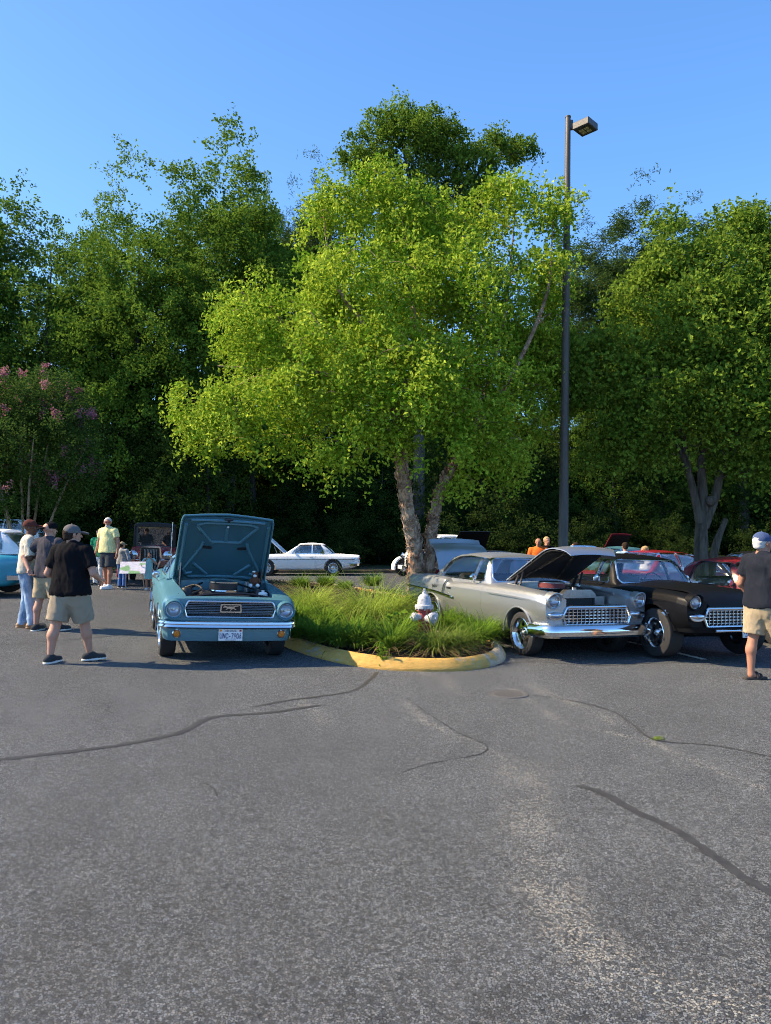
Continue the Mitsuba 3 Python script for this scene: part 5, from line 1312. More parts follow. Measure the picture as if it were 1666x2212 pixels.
# burgundy pickup beside the black coupe
def pickup():
    c = Car('pickup_truck', 'burgundy pickup parked beside the black coupe under the broad tree', 'pickup truck', 7.75, 12.0, 25, L=4.9)
    w = .88; st = [(.05, S8(.40, .64, .76, .44, .82, .60, .82, .78, .78, .88, .55, .90, .90)), (.40, S8(.26, .70, .84, .34, .87, .6, .87, .80, .82, .92, .6, .94, .94)),
        (1.45, S8(.22, .70, .84, .30, .88, .6, .87, .82, .83, .94, .6, .97, .98)), (3.0, S8(.22, .70, .84, .30, .88, .6, .87, .82, .84, .94, .66, .95, .95)), (4.6, S8(.30, .70, .84, .36, .88, .6, .87, .82, .84, .94, .66, .95, .95)), (4.85, S8(.40, .66, .80, .44, .84, .6, .84, .82, .80, .92, .6, .93, .93))]
    W = [(.85, .33, .33, .74, .21), (3.75, .33, .33, .74, .21)]
    c.body(st, W, 'paint_burgundy', cabin=(1.5, 2.95, .76, .36), cuts=[box(1.45, 1.75, .6, 0, 3.92, .80)], doors=[rounded([(1.55, .28), (2.75, .28), (2.78, 1.0), (1.50, 1.0)], .03)], well_in=.45, ny=44)
    for i, d in enumerate(c.doors): c.P('handle', box(.025, .15, .03, (-1, 1)[i] * .88, 2.62, .82, r=.008), 'chrome', parent=d)
    g = [(1.36, G6(.90, .80, .93, .79, .96, .70, .98)), (1.62, G6(.90, .81, 1.05, .77, 1.19, .68, 1.22)), (1.90, G6(.90, .82, 1.12, .78, 1.40, .62, 1.47)), (2.4, G6(.90, .82, 1.12, .78, 1.43, .62, 1.50)), (2.85, G6(.90, .82, 1.12, .78, 1.40, .62, 1.47)), (2.98, G6(.90, .81, 1.10, .77, 1.36, .62, 1.42))]
    c.green(g, 'paint_burgundy', shield=(rounded([(-.68, .98), (.68, .98), (.60, 1.40), (-.60, 1.40)], .05), (1.1, 1.92)), rear=(rounded([(-.52, 1.05), (.52, 1.05), (.5, 1.35), (-.5, 1.35)], .04), (2.7, 3.2)), sides=[rounded([(1.72, .985), (1.98, 1.385), (2.70, 1.40), (2.78, .985)], .03)], trim='black_matte', ny=28)
    c.seat(0, 2.35, .38, 1.35, 'seat_dark', .5, .6); c.dash(1.62, .68, .92, 'seat_dark'); c.steering(.36, 1.9, .98)
    for sx in (-1, 1): c.headlight(sx * .66, .03, .72, .09); c.mirror(sx * .88, 1.75, .94, .06); c.P('tail_lamp', box(.12, .04, .2, sx * .74, 4.84, .72, r=.02), 'red_lens')
    c.P('grille', cat(*[box(1.0, .02, .014, 0, .03, .56 + k * .035) for k in range(6)]), 'chrome')
    c.P('bumper', sweep([(a, b, .42) for a, b in bumper_path(.86, -.03, .25)], [(-.03, -.06), (.02, -.06), (.03, 0), (.02, .06), (-.03, .06)]), 'chrome')
    c.P('rear_bumper', box(1.6, .08, .12, 0, 4.88, .46, r=.02), 'chrome')
    for q in W: c.wheel(*q, style='five', rimf=.62)
pickup()

# 1930s cars: separate wings, upright radiator
def thirties(name, label, cat_, x, y, yaw, paint_, grille_c, top_c, open_top=False, H=1.72, wheel='plain', slant=.0, hood_h=1.08):
    c = Car(name, label, cat_, x, y, yaw, L=3.9)
    hw0, hw1 = .24, .44
    hood = [(.45, [(0, .50), (.26, .50), (.27, .60), (.27, hood_h - .22), (.22, hood_h - .08), (.12, hood_h - .02), (0, hood_h - .01)]), (1.55, [(0, .46), (.44, .46), (.46, .60), (.46, hood_h - .20), (.40, hood_h - .05), (.2, hood_h + .02), (0, hood_h + .03)])]
    c.P('bonnet', loft(hood, 12), paint_)
    tub = [(1.55, [(0, .40), (.44, .40), (.50, .5), (.52, .8), (.52, hood_h - .06), (.46, hood_h), (0, hood_h + .01)]), (2.0, [(0, .38), (.58, .38), (.64, .5), (.66, .8), (.65, hood_h - .06), (.60, hood_h), (0, hood_h + .01)]), (2.9, [(0, .38), (.58, .38), (.66, .5), (.68, .8), (.66, hood_h - .06), (.60, hood_h), (0, hood_h)]), (3.75, [(0, .50), (.46, .50), (.54, .58), (.56, .75), (.52, hood_h - .22), (.46, hood_h - .14), (0, hood_h - .12)])]
    b = loft(tub, 24) - man(box(1.02, 1.0, 1, 0, 2.45, 1.0))
    c.P('body', b, paint_)
    for sx in (-1, 1):
        for yy, up in ((.62, 1), (3.15, 1)):
            th = np.linspace(-.25, PI * .98, 18); R = .43
            p = [(sx * .70, yy + .02 + R * 1.02 * math.cos(t) * (1.0 if yy > 2 else (1.0 if math.cos(t) < 0 else 1.15)), .36 + R * math.sin(t)) for t in th]
            if yy < 2: p = [(sx * .70, yy + .02 - (q[1] - yy - .02), q[2]) for q in p]
            c.P('wing', sweep(p, [(-.13, -.03), (-.12, .0), (-.06, .03), (.06, .03), (.12, .0), (.13, -.03), (.10, -.01), (-.10, -.01)], up=(0, 0.01, 1)) if False else wing(p), paint_)
        c.P('running_board', box(.24, 1.35, .04, sx * .72, 1.88, .36, r=.01), 'black_matte')
        hl = c.group_part('headlight')
        o = dict(x=sx * .46, y=.42, z=.86, rx=PI / 2)
        c.P('shell', mv(lathe([(0, -.16), (.06, -.14), (.11, -.06), (.125, .02), (.115, .03)], 24), **o), 'chrome', parent=hl)
        c.P('lens', mv(lathe([(0, .045), (.06, .04), (.11, .025), (0, .02)], 24), **o), 'lamp_reflector', parent=hl)
    c.P('headlight_bar', tube([(-.5, .46, .74), (0, .44, .72), (.5, .46, .74)], .015, 6), 'chrome')
    gm = extr(rounded([(-.16, .42), (.16, .42), (.27, .75), (.25, hood_h), (-.25, hood_h), (-.27, .75)], .06), .05, 'y')
    gs = mv(gm, y=.40); v = gs.vertices; gs.vertices = np.stack([v[:, 0], v[:, 1] + (v[:, 2] - .42) * slant, v[:, 2]], 1)
    gr_ = c.P('radiator', gs, grille_c)
    fr = extr(rounded([(-.16, .42), (.16, .42), (.27, .75), (.25, hood_h), (-.25, hood_h), (-.27, .75)], .06).buffer(.03).difference(rounded([(-.16, .42), (.16, .42), (.27, .75), (.25, hood_h), (-.25, hood_h), (-.27, .75)], .06).buffer(-.01)), .07, 'y')
    fr = mv(fr, y=.385); v = fr.vertices; fr.vertices = np.stack([v[:, 0], v[:, 1] + (v[:, 2] - .42) * slant, v[:, 2]], 1)
    c.P('shell', fr, paint_ if slant else 'chrome', parent=gr_)
    for k in range(9):
        bm = box(.006, .012, hood_h - .52, -.16 + k * .04, .39, .42 + (hood_h - .42) / 2); v = bm.vertices; bm.vertices = np.stack([v[:, 0], v[:, 1] + (v[:, 2] - .42) * slant, v[:, 2]], 1)
        c.P('grille_bar', bm, 'satin_metal', parent=gr_)
    # windscreen and top
    ws = c.group_part('windscreen')
    fp = extr(Polygon([(-.50, hood_h), (.50, hood_h), (.50, H - .10), (-.50, H - .10)]).difference(Polygon([(-.46, hood_h + .03), (.46, hood_h + .03), (.46, H - .13), (-.46, H - .13)])), .03, 'y')
    c.P('frame', mv(fp, y=1.72), 'chrome' if not open_top else 'dark_metal', parent=ws)
    c.P('pane', box(.92, .004, H - .16 - hood_h, 0, 1.735, (hood_h + H - .10) / 2), 'glass', parent=ws)
    roof = [(1.62, [(0, H - .12), (.50, H - .12), (.54, H - .10), (.54, H - .06), (.40, H - .03), (0, H - .01)]), (2.2, [(0, H - .12), (.56, H - .12), (.60, H - .10), (.60, H - .04), (.44, H), (0, H + .02)]), (3.0, [(0, H - .12), (.54, H - .12), (.58, H - .10), (.58, H - .05), (.42, H), (0, H + .01)]), (3.12, [(0, H - .14), (.50, H - .14), (.54, H - .12), (.54, H - .09), (.4, H - .05), (0, H - .04)])]
    c.P('roof', loft(roof, 16), top_c)
    for sx in (-1, 1):
        for yy in (1.74, 2.35, 3.02): c.P('pillar', box(.05, .07, H - .10 - hood_h + .1, sx * .55, yy, (hood_h + H - .10) / 2 - .03, r=.01), top_c if open_top else paint_)
    c.P('rear_panel', box(1.0, .04, H - .12 - hood_h + .14, 0, 3.04, (hood_h + H) / 2 - .07), top_c if open_top else paint_)
    c.seat(0, 2.35, .55, .95, 'seat_dark', .45, .5); c.steering(.25, 2.0, 1.12)
    c.P('bumper', cat(tube(smooth_line([(-.75, .18, .44), (0, .05, .44), (.75, .18, .44)], 8), .022, 6), box(.05, .35, .04, -.3, .28, .44), box(.05, .35, .04, .3, .28, .44)), 'chrome')
    c.plate(.03, .40, [('1934', .05, 0, 0, 'navy_print', False, 1.0)] if False else [], x=0)
    for q in [(.62, .36, .36, .68, .16), (3.15, .36, .36, .68, .16)]: c.wheel(*q, style=wheel, rimf=.60)
    return c
def wing(p):
    p = np.array(p); t = np.gradient(p, axis=0); t /= np.linalg.norm(t, axis=1, keepdims=True)
    n = np.stack([np.zeros(len(p)), t[:, 2], -t[:, 1]], 1)
    if (n[len(p) // 2][2]) < 0: n = -n
    prof = [(-.14, -.05), (-.12, .0), (-.06, .025), (.06, .025), (.12, .0), (.14, -.05), (.115, -.02), (.05, .0), (-.05, .0), (-.115, -.02)]
    v = np.array([[q + np.array([a, 0, 0]) + b * nn for a, b in prof] for q, nn in zip(p, n)]).reshape(-1, 3)
    k = len(prof); f = []
    for i in range(len(p) - 1):
        for j in range(k):
            a, b, c_, d = i * k + j, i * k + (j + 1) % k, (i + 1) * k + (j + 1) % k, (i + 1) * k + j
            f += [(a, b, c_), (a, c_, d)]
    return trimesh.Trimesh(v, np.array(f), process=False)
q = at(862, 1243, 29.6)
thirties('vintage_coupe', 'white 1930s coupe with sweeping wings partly behind the birch trunks', 'car', q[0], 29.2, -58, 'paint_white', 'dark_metal', 'paint_white', slant=.22)
q = at(312, 1245, 19.6)
thirties('vintage_truck', 'maroon 1930s truck with black flat roof and upright radiator behind the teal coupe', 'truck', q[0], 19.9, 14, 'paint_maroon', 'black_gloss', 'black_matte', open_top=True, H=1.78)
# ---------------------------------------------------------------- people: one smooth surface per body, clothes over it
def surface_nets(F, lo, h):
    """mesh of the zero level of the grid F (negative inside)"""
    S = F < 0
    nx, ny, nz = F.shape
    cs = np.zeros((nx - 1, ny - 1, nz - 1), np.int8)
    corners = [(i, j, k) for i in (0, 1) for j in (0, 1) for k in (0, 1)]
    for i, j, k in corners: cs += S[i:nx - 1 + i, j:ny - 1 + j, k:nz - 1 + k]
    mask = (cs > 0) & (cs < 8)
    idx = np.argwhere(mask)
    vid = -np.ones(mask.shape, int); vid[mask] = np.arange(len(idx))
    acc = np.zeros((len(idx), 3)); cnt = np.zeros(len(idx))
    vals = {c: F[idx[:, 0] + c[0], idx[:, 1] + c[1], idx[:, 2] + c[2]] for c in corners}
    for a in corners:
        for ax in range(3):
            if a[ax] == 0:
                b = list(a); b[ax] = 1; b = tuple(b)
                fa, fb = vals[a], vals[b]
                on = (fa < 0) != (fb < 0)
                t = np.where(on, fa / np.where(on, fa - fb, 1), 0)
                p = np.array(a, float)[None] + t[:, None] * (np.eye(3)[ax])[None]
                acc += np.where(on[:, None], p, 0); cnt += on
    v = (idx + acc / cnt[:, None]) * h + lo
    faces = []
    for ax in range(3):
        b, c = (ax + 1) % 3, (ax + 2) % 3
        sl0 = [slice(None)] * 3; sl1 = [slice(None)] * 3
        sl0[ax] = slice(0, -1); sl1[ax] = slice(1, None)
        s0, s1 = S[tuple(sl0)], S[tuple(sl1)]
        e = np.argwhere(s0 != s1)
        e = e[(e[:, b] > 0) & (e[:, c] > 0) & (e[:, b] < F.shape[b] - 1) & (e[:, c] < F.shape[c] - 1)]
        q = []
        for db, dc in ((-1, -1), (0, -1), (0, 0), (-1, 0)):
            g = e.copy(); g[:, b] += db; g[:, c] += dc
            q.append(vid[g[:, 0], g[:, 1], g[:, 2]])
        q = np.stack(q, 1)
        inside = s0[e[:, 0], e[:, 1], e[:, 2]]
        q = np.where(inside[:, None], q, q[:, ::-1])
        faces.append(q)
    f = np.vstack(faces)
    f = f[(f >= 0).all(1)]
    m = trimesh.Trimesh(v, np.vstack([f[:, [0, 1, 2]], f[:, [0, 2, 3]]]), process=False)
    return m

def blob(prims, h=.009, k=.025, fold=None, pad=.03):
    """prims: dicts a, b, ra, rb, (s: squash of y), (k), (cut: [(point, normal)] keeps the side against the normal)"""
    P0 = np.array([np.minimum(p['a'], p['b']) - max(p['ra'], p['rb']) for p in prims]).min(0) - pad
    P1 = np.array([np.maximum(p['a'], p['b']) + max(p['ra'], p['rb']) for p in prims]).max(0) + pad
    n = np.ceil((P1 - P0) / h).astype(int) + 1
    F = np.full(n, .2, np.float32)
    ax = [P0[i] + np.arange(n[i]) * h for i in range(3)]
    for p in prims:
        a, b = np.array(p['a'], float), np.array(p['b'], float)
        ra, rb, s, kk = p['ra'], p['rb'], p.get('s', 1.0), p.get('k', k)
        m = kk + h * 2 + .02
        lo = np.minimum(a, b) - max(ra, rb) - m; hi = np.maximum(a, b) + max(ra, rb) + m
        i0 = np.maximum(0, ((lo - P0) / h).astype(int)); i1 = np.minimum(n, np.ceil((hi - P0) / h).astype(int) + 1)
        X, Y, Z = np.meshgrid(*[ax[i][i0[i]:i1[i]].astype(np.float32) for i in range(3)], indexing='ij')
        ay = (a[1] + b[1]) / 2
        Ys = ay + (Y - ay) / s if s != 1 else Y
        d = b - a; L2 = max(float(d @ d), 1e-9)
        t = np.clip(((X - a[0]) * d[0] + (Ys - a[1]) * d[1] + (Z - a[2]) * d[2]) / L2, 0, 1)
        D = np.sqrt((X - a[0] - t * d[0]) ** 2 + (Ys - a[1] - t * d[1]) ** 2 + (Z - a[2] - t * d[2]) ** 2) - (ra + (rb - ra) * t)
        if s != 1: D = D * min(1, s) if s < 1 else D
        for q, nn in p.get('cut', []):
            D = np.maximum(D, (X - q[0]) * nn[0] + (Y - q[1]) * nn[1] + (Z - q[2]) * nn[2])
        sub = F[i0[0]:i1[0], i0[1]:i1[1], i0[2]:i1[2]]
        hh = np.clip(.5 + .5 * (sub - D) / kk, 0, 1)
        F[i0[0]:i1[0], i0[1]:i1[1], i0[2]:i1[2]] = sub * (1 - hh) + D * hh - kk * hh * (1 - hh)
    if fold is not None:
        X, Y, Z = np.meshgrid(*[a.astype(np.float32) for a in ax], indexing='ij')
        near = np.abs(F) < .05
        pts = np.stack([X[near], Y[near], Z[near]], 1)
        F[near] += fold(pts).astype(np.float32)
    return surface_nets(F, P0, h)

def seg(a, b, ra, rb=None, **k): return dict(a=np.array(a, float), b=np.array(b, float), ra=ra, rb=ra if rb is None else rb, **k)
def folds(seed, amp=.010, sx=9, sz=4, slant=2.0):
    def f(p):
        q = np.stack([p[:, 0] * sx + p[:, 2] * slant, p[:, 1] * sx, p[:, 2] * sz - p[:, 0] * slant * .6], 1)
        n = meshkit.fbm(q + seed * 3.7, 3, seed)
        return (np.abs(n - .5) * 2 - .35) * amp * 1.6
    return f

for nm, c in dict(skin_light=(.48, .25, .17), skin_tan=(.40, .19, .12), skin_dark=(.10, .05, .032), hair_grey=(.55, .54, .52), hair_dark=(.035, .025, .02), hair_blond=(.42, .30, .16),
        cloth_black=(.008, .008, .010), cloth_charcoal=(.058, .056, .068), cloth_yellow=(.70, .66, .33), cloth_navy=(.016, .019, .028), cloth_khaki=(.36, .29, .19), cloth_olive=(.30, .25, .185),
        cloth_slate=(.045, .052, .062), cloth_grey=(.30, .32, .36), cloth_brown=(.06, .035, .03), cloth_blue=(.07, .16, .42), cloth_aqua=(.25, .50, .52), cloth_green=(.03, .25, .12), cloth_white=(.70, .72, .72),
        cloth_orange=(.75, .16, .03), cloth_skyblue=(.35, .50, .65), cap_brown=(.10, .035, .028), cap_grey=(.13, .125, .125), cap_blue=(.06, .09, .19), leather_tan=(.36, .22, .12), leather_dark=(.035, .028, .025),
        sole_white=(.66, .65, .62), shoe_dark=(.040, .044, .050), cap_plaid=(.30, .26, .18)).items():
    solid(nm, c, .55 if nm.startswith(('skin', 'leather')) else .9, specular=.35 if nm.startswith(('skin', 'leather')) else .08)
def check_col(p, n, uv):
    a = smoothstep(.80, .92, dr.abs(dr.sin(p.z * 190))) + smoothstep(.80, .92, dr.abs(dr.sin((p.x + p.y * .7) * 190)))
    return mix((.62, .58, .47), (.36, .33, .27), dr.clip(a * .6, 0, 1))
scene['cloth_check'] = {'type': 'twosided', 'bsdf': {'type': 'principled', 'base_color': mikit.proc(check_col), 'roughness': .9}}
def denim_col(p, n, uv):
    a = fbm(p.x * 7, p.y * 7, p.z * 4, 3); b = noise(p.x * 150, p.y * 150, p.z * 220)
    return mix((.055, .12, .24), (.30, .42, .58), smoothstep(.3, .7, .8 * a + .2 * b))
scene['denim'] = {'type': 'twosided', 'bsdf': {'type': 'principled', 'base_color': mikit.proc(denim_col), 'roughness': .9}}

def person(label, x, y, yaw, H, skin, shirt, legs, long_legs=False, shoes='shoe_dark', sole='sole_white', girth=1.0, feet=((-.11, 0, 0), (.11, 0, 0)), arms=None, hair=None, cap=None, head_yaw=0, cap_yaw=0,
           res=.009, lean=0.0, sleeve=.55, hem=.90, short_hem=.30, group=None, belly=0.0, foot_yaw=(12, -12), z=None, tuck=False, collar=False, sandals=False, heel=(0, 0), glasses=None, dress=False, beard=None, long_sleeve=False, leg_w=1.0):
    """faces local +y; feet: (x, y, lift); arms: per side elbow and hand relative to the shoulder, in units of height 1.75"""
    key = thing('person', label, 'person', group)
    s = H / 1.75
    M = frame(x, y, float(gz(x, y)) if z is None else z, math.radians(yaw), 0, 0, s)
    def put_(nm, m, b, smooth=True, label=None): return P(key, nm, m, b, M, smooth, label)
    hipz, shz = .93, 1.45
    ly = lean
    hips = [np.array([sx * .095, 0, hipz]) for sx in (-1, 1)]
    sh = [np.array([sx * (.185 + .012 * girth), ly, shz - .03]) for sx in (-1, 1)]
    ank = [np.array([f[0], f[1] - .0, .085 + f[2]]) for f in feet]
    knee = []
    for hp, an, sx in zip(hips, ank, (-1, 1)):
        mid = (hp + an) / 2; L = np.linalg.norm(hp - an); b = math.sqrt(max(.0, .425 ** 2 - (L / 2) ** 2))
        knee.append(mid + np.array([sx * .01, 1, 0]) * min(b, .25) + [0, 0, .03])
    fy = [math.radians(a) for a in foot_yaw]
    arms = arms or (((-.07, -.02, -.29), (-.06, .08, -.53)), ((.07, -.02, -.29), (.06, .08, -.53)))
    elb = [sh[i] + np.array(arms[i][0]) for i in (0, 1)]
    hnd = [sh[i] + np.array(arms[i][1]) for i in (0, 1)]
    g = girth
    hc = np.array([0, ly * 1.25 + .025, 1.625])
    cy, sy_ = math.cos(math.radians(head_yaw)), math.sin(math.radians(head_yaw))
    def hr(v): v = np.array(v, float); return hc + np.array([v[0] * cy - v[1] * sy_, v[0] * sy_ + v[1] * cy, v[2]])
    # body
    B = [seg([0, 0, .95], [0, ly * .5, 1.18], .135 * g, .125 * g, s=.70), seg([0, ly * .5, 1.18], [0, ly, 1.36], .13 * g, .145 * g, s=.66), seg(sh[0] * [.75, 1, 1], sh[1] * [.75, 1, 1], .060),
         seg([0, ly, 1.42], hr([0, -.015, -.07]), .062, .056, k=.04),
         seg(hr([0, .012, .028]), hr([0, -.028, .040]), .079, .082), seg(hr([0, .035, -.035]), hr([0, .030, -.068]), .058, .046), seg(hr([0, .062, -.085]), hr([0, .055, -.075]), .026),
         seg(hr([0, .098, .015]), hr([0, .112, -.018]), .010, .014, k=.012), seg(hr([-.03, .082, .034]), hr([.03, .082, .034]), .012, k=.015), seg(hr([-.02, .088, -.052]), hr([.02, .088, -.052]), .010, k=.012)]
    for sx in (-1, 1): B += [seg(hr([sx * .080, -.010, .015]), hr([sx * .086, -.016, -.012]), .017, .012, k=.010)]
    if long_legs: leg_w = .85
    for i, sx in ((0, -1), (1, 1)):
        B += [seg(hips[i], knee[i], .088 * (1 + (g - 1) * .6), .058 * leg_w), seg(knee[i], knee[i] * .45 + ank[i] * .55 + [0, -.022, .06], .055 * leg_w, .060 * leg_w), seg(knee[i] * .5 + ank[i] * .5 + [0, -.018, .06], ank[i], .058 * leg_w, .036)]
        tdir = np.array([-math.sin(fy[i]), math.cos(fy[i]), 0])
        B += [seg(ank[i] + [0, 0, -.03], ank[i] + tdir * .13 + [0, 0, -.05], .038, .030)]
        B += [seg(sh[i], elb[i], .058 * (1 + (g - 1) * .5), .043), seg(elb[i], hnd[i], .044, .028)]
        d = unit(hnd[i] - elb[i]); u_ = unit(np.cross(d, [0, 1.0, .2])); w = np.cross(d, u_)
        pc = hnd[i] + d * .02
        B += [seg(pc - w * .022, pc + d * .06 - w * .024, .018, .016, k=.015), seg(pc + w * .018, pc + d * .06 + w * .022, .018, .016, k=.015)]
        for q, (off, ln) in enumerate(((-.034, .058), (-.012, .070), (.012, .074), (.034, .066))):
            k0 = pc + d * .068 + w * off
            k1 = k0 + (d * .85 + u_ * -sx * .5) * ln * .5; k2 = k1 + (d * .45 + u_ * -sx * .9) * ln * .5
            B += [seg(k0, k1, .0095, .009, k=.006), seg(k1, k2, .009, .0075, k=.006)]
        t0 = pc + d * .01 + w * .034; t1 = t0 + (w * .6 + d * .6 - u_ * sx * .3) * .04
        B += [seg(t0, t1, .013, .010, k=.008), seg(t1, t1 + (d * .9 - u_ * sx * .4) * .03, .010, .008, k=.006)]
    put_('body', blob(B, res, .022), skin)
    # shirt
    rs = 1.0
    hz = hem
    Sx = [seg([0, .01 * belly, hz + .02], [0, ly * .5 + .03 * belly, 1.16], .160 * g * 1.03, .158 * g, s=.76 + .12 * belly, cut=[((0, 0, hz), (0, 0, -1))]), seg([0, ly * .5 + .02 * belly, 1.16], [0, ly, 1.35], .158 * g, .166 * g, s=.72),
          seg(sh[0] * [.80, 1, 1] + [0, 0, .004], sh[1] * [.80, 1, 1] + [0, 0, .004], .070), seg([0, ly, 1.40], [0, ly + .005, 1.475], .105, .066, cut=[((0, 0, 1.505), (0, 0, 1))])]
    for i in (0, 1):
        d = unit(elb[i] - sh[i])
        e = sh[i] + (elb[i] - sh[i]) * (sleeve if not long_sleeve else 1.0)
        Sx.append(seg(sh[i], e + d * .03, .076 * (1 + (g - 1) * .5), .073 if not long_sleeve else .056, cut=[] if long_sleeve else [(e, d)]))
        if long_sleeve:
            Sx.append(seg(e, hnd[i], .056, .040))
    if not dress:
        for i in (0, 1): Sx.append(seg(hips[i] * [1, 1, 0] + [0, -.008, hz + .03], hips[i] * [.8, 1, 0] + [0, 0, 1.10], .128 * g, .112 * g, k=.05, cut=[((0, 0, hz), (0, 0, -1))]))
    if dress: Sx.append(seg([0, 0, .55], [0, 0, .95], .20, .15, s=.9, cut=[((0, 0, .52), (0, 0, -1))]))
    put_('shirt' if not dress else 'dress', blob(Sx, res, .035, folds(int(abs(x * 7 + y * 3)) + 1, .015 if res < .01 else .007, 10, 3.5, 3.0)), shirt)
    # trousers or shorts
    Px = [seg([0, 0, hz + .03], [0, 0, .86], .135 * g, .148 * g, s=.80, cut=[((0, 0, hz + .045), (0, 0, 1))])]
    for i in (0, 1):
        if long_legs:
            Px += [seg(hips[i] + [0, -.01, -.03], knee[i], .104 * g, .080), seg(knee[i], ank[i] + [0, -.01, -.01], .080, .066, cut=[(ank[i] + [0, 0, -.03], (0, 0, -1))])]
        else:
            d = unit(knee[i] - hips[i]); e = hips[i] + (knee[i] - hips[i]) * (1 - short_hem + .22)
            Px += [seg(hips[i] + [0, -.012, -.03], e + d * .04, .110 * g, .104 * (1 + (g - 1) * .8), cut=[(e, d)])]
    if not dress: put_('trousers' if long_legs else 'shorts', blob(Px, res, .03, folds(int(abs(x * 5 + y * 9)) + 3, .014 if res < .01 else .007, 8, 5)), legs)
    # shoes
    for i, sx in ((0, -1), (1, 1)):
        tdir = np.array([-math.sin(fy[i]), math.cos(fy[i]), 0]); sd = np.array([tdir[1], -tdir[0], 0])
        base = ank[i] * [1, 1, 0] + [0, 0, feet[i][2]]
        lift = heel[i]
        def up(a): return np.array([0, 0, lift * max(0, (.20 - a)) ])
        if sandals:
            so = [seg(base - tdir * .065 + [0, 0, .012], base + tdir * .08 + [0, 0, .012], .040, .046, k=.02, cut=[((0, 0, .03 + feet[i][2]), (0, 0, 1)), ((0, 0, feet[i][2]), (0, 0, -1))]), seg(base + tdir * .08 + [0, 0, .012], base + tdir * .17 + [0, 0, .012], .048, .040, k=.02, cut=[((0, 0, .028 + feet[i][2]), (0, 0, 1)), ((0, 0, feet[i][2]), (0, 0, -1))])]
            k_ = put_('sandal', blob(so, res * .8, .02), 'leather_dark')
            P(key, 'foot_strap', cat(*[tube([base + tdir * t - sd * .048 + [0, 0, .02], base + tdir * t - sd * .03 + [0, 0, hh], base + tdir * t + sd * .03 + [0, 0, hh], base + tdir * t + sd * .048 + [0, 0, .02]], .014, 6) for t, hh in ((.11, .062), (.06, .085))]), 'leather_dark', M, True)
            continue
        up_ = [seg(base - tdir * .055 + [0, 0, .05] + up(-.055), base + tdir * .03 + [0, 0, .06] + up(.03), .046, .048, k=.02), seg(base + tdir * .03 + [0, 0, .045] + up(.03), base + tdir * .165 + [0, 0, .035] + up(.165), .048, .042, k=.03), seg(base + tdir * 0 + [0, 0, .07] + up(0), ank[i] + [0, 0, .0] + up(0), .048, .046)]
        for p_ in up_: p_['cut'] = [(base + [0, 0, .018] + up(0), unit(np.array([0, 0, -1.0]) - tdir * lift))]
        put_('shoe', blob(up_, res * .8, .025), shoes)
        so = [seg(base - tdir * .06 + [0, 0, .014] + up(-.06), base + tdir * .05 + [0, 0, .014] + up(.05), .048, .050, k=.02), seg(base + tdir * .05 + [0, 0, .014] + up(.05), base + tdir * .17 + [0, 0, .014] + up(.17), .050, .044, k=.02)]
        for p_ in so: p_['cut'] = [(base + [0, 0, .024] + up(0), unit(np.array([0, 0, 1.0]) + tdir * lift)), (base + [0, 0, .0] + up(0), unit(np.array([0, 0, -1.0]) - tdir * lift))]
        put_('sole', blob(so, res * .8, .015), sole)
    if hair:
        Hx = [seg(hr([0, -.002, .045]), hr([0, -.034, .05]), .086, .087, cut=[(hr([0, .055, .06]), hr([0, 1, -.55]) - hc)]), seg(hr([0, -.06, -.02]), hr([0, -.055, .02]), .062, .07, cut=[(hr([0, 0, -.055]), (0, 0, -1))])]
        put_('hair', blob(Hx, res, .02, folds(5, .006, 40, 40)), hair)
    if beard: put_('beard', blob([seg(hr([-.02, .072, -.082]), hr([.02, .072, -.082]), .030, k=.02), seg(hr([-.03, .088, -.032]), hr([.03, .088, -.032]), .008)], res, .015), beard)
    for sx in (-1, 1): put_('eye', mv(trimesh.creation.icosphere(1, .011), *hr([sx * .032, .083, .020])), 'hair_dark')
    put_('mouth', tube([hr([-.022, .094, -.056]), hr([0, .099, -.055]), hr([.022, .094, -.056])], .004, 5), 'cap_brown')
    if glasses: put_('sunglasses', cat(*[box(.055, .012, .032, *hr([sx * .034, .100, .022]), rz=math.radians(head_yaw), r=.005) for sx in (-1, 1)], tube([hr([-.085, -.01, .03]), hr([-.07, .09, .026]), hr([.07, .09, .026]), hr([.085, -.01, .03])], .004, 5)), glasses)
    if cap:
        cr, sr = math.cos(math.radians(head_yaw + cap_yaw)), math.sin(math.radians(head_yaw + cap_yaw))
        def cp(v): return hc + np.array([v[0] * cr - v[1] * sr, v[0] * sr + v[1] * cr, v[2]])
        Cx = [seg(cp([0, .0, .045]), cp([0, -.030, .052]), .094, .093, cut=[(cp([0, 0, .028]), (0, 0, -1))])]
        ck = put_('cap', blob(Cx, res * .8, .015), cap)
        if cap != 'beanie':
            br = [seg(cp([-.03, .07, .040]), cp([-.02, .165, .022]), .030, .028, k=.03), seg(cp([.03, .07, .040]), cp([.02, .165, .022]), .030, .028, k=.03), seg(cp([0, .07, .042]), cp([0, .17, .022]), .035, .03, k=.03)]
            for p_ in br: p_['cut'] = [(cp([0, .1, .047]), unit(np.array([-sr * .18, cr * .18, 1]))), (cp([0, .1, .036]), -unit(np.array([-sr * .18, cr * .18, 1])))]
            P(key, 'peak', blob(br, .006, .02), cap, M, True)
            P(key, 'cap_button', mv(trimesh.creation.icosphere(1, .010), *cp([0, -.015, .146])), cap, M)
    return key, M

def on(u, v): return ground(u, v)
def stand(u, v_foot): g_ = ground(u, v_foot); return g_[0], g_[1]
def height_of(u, v_top, v_foot):
    g_ = ground(u, v_foot); return (v_foot - v_top) / FOC * g_[1]

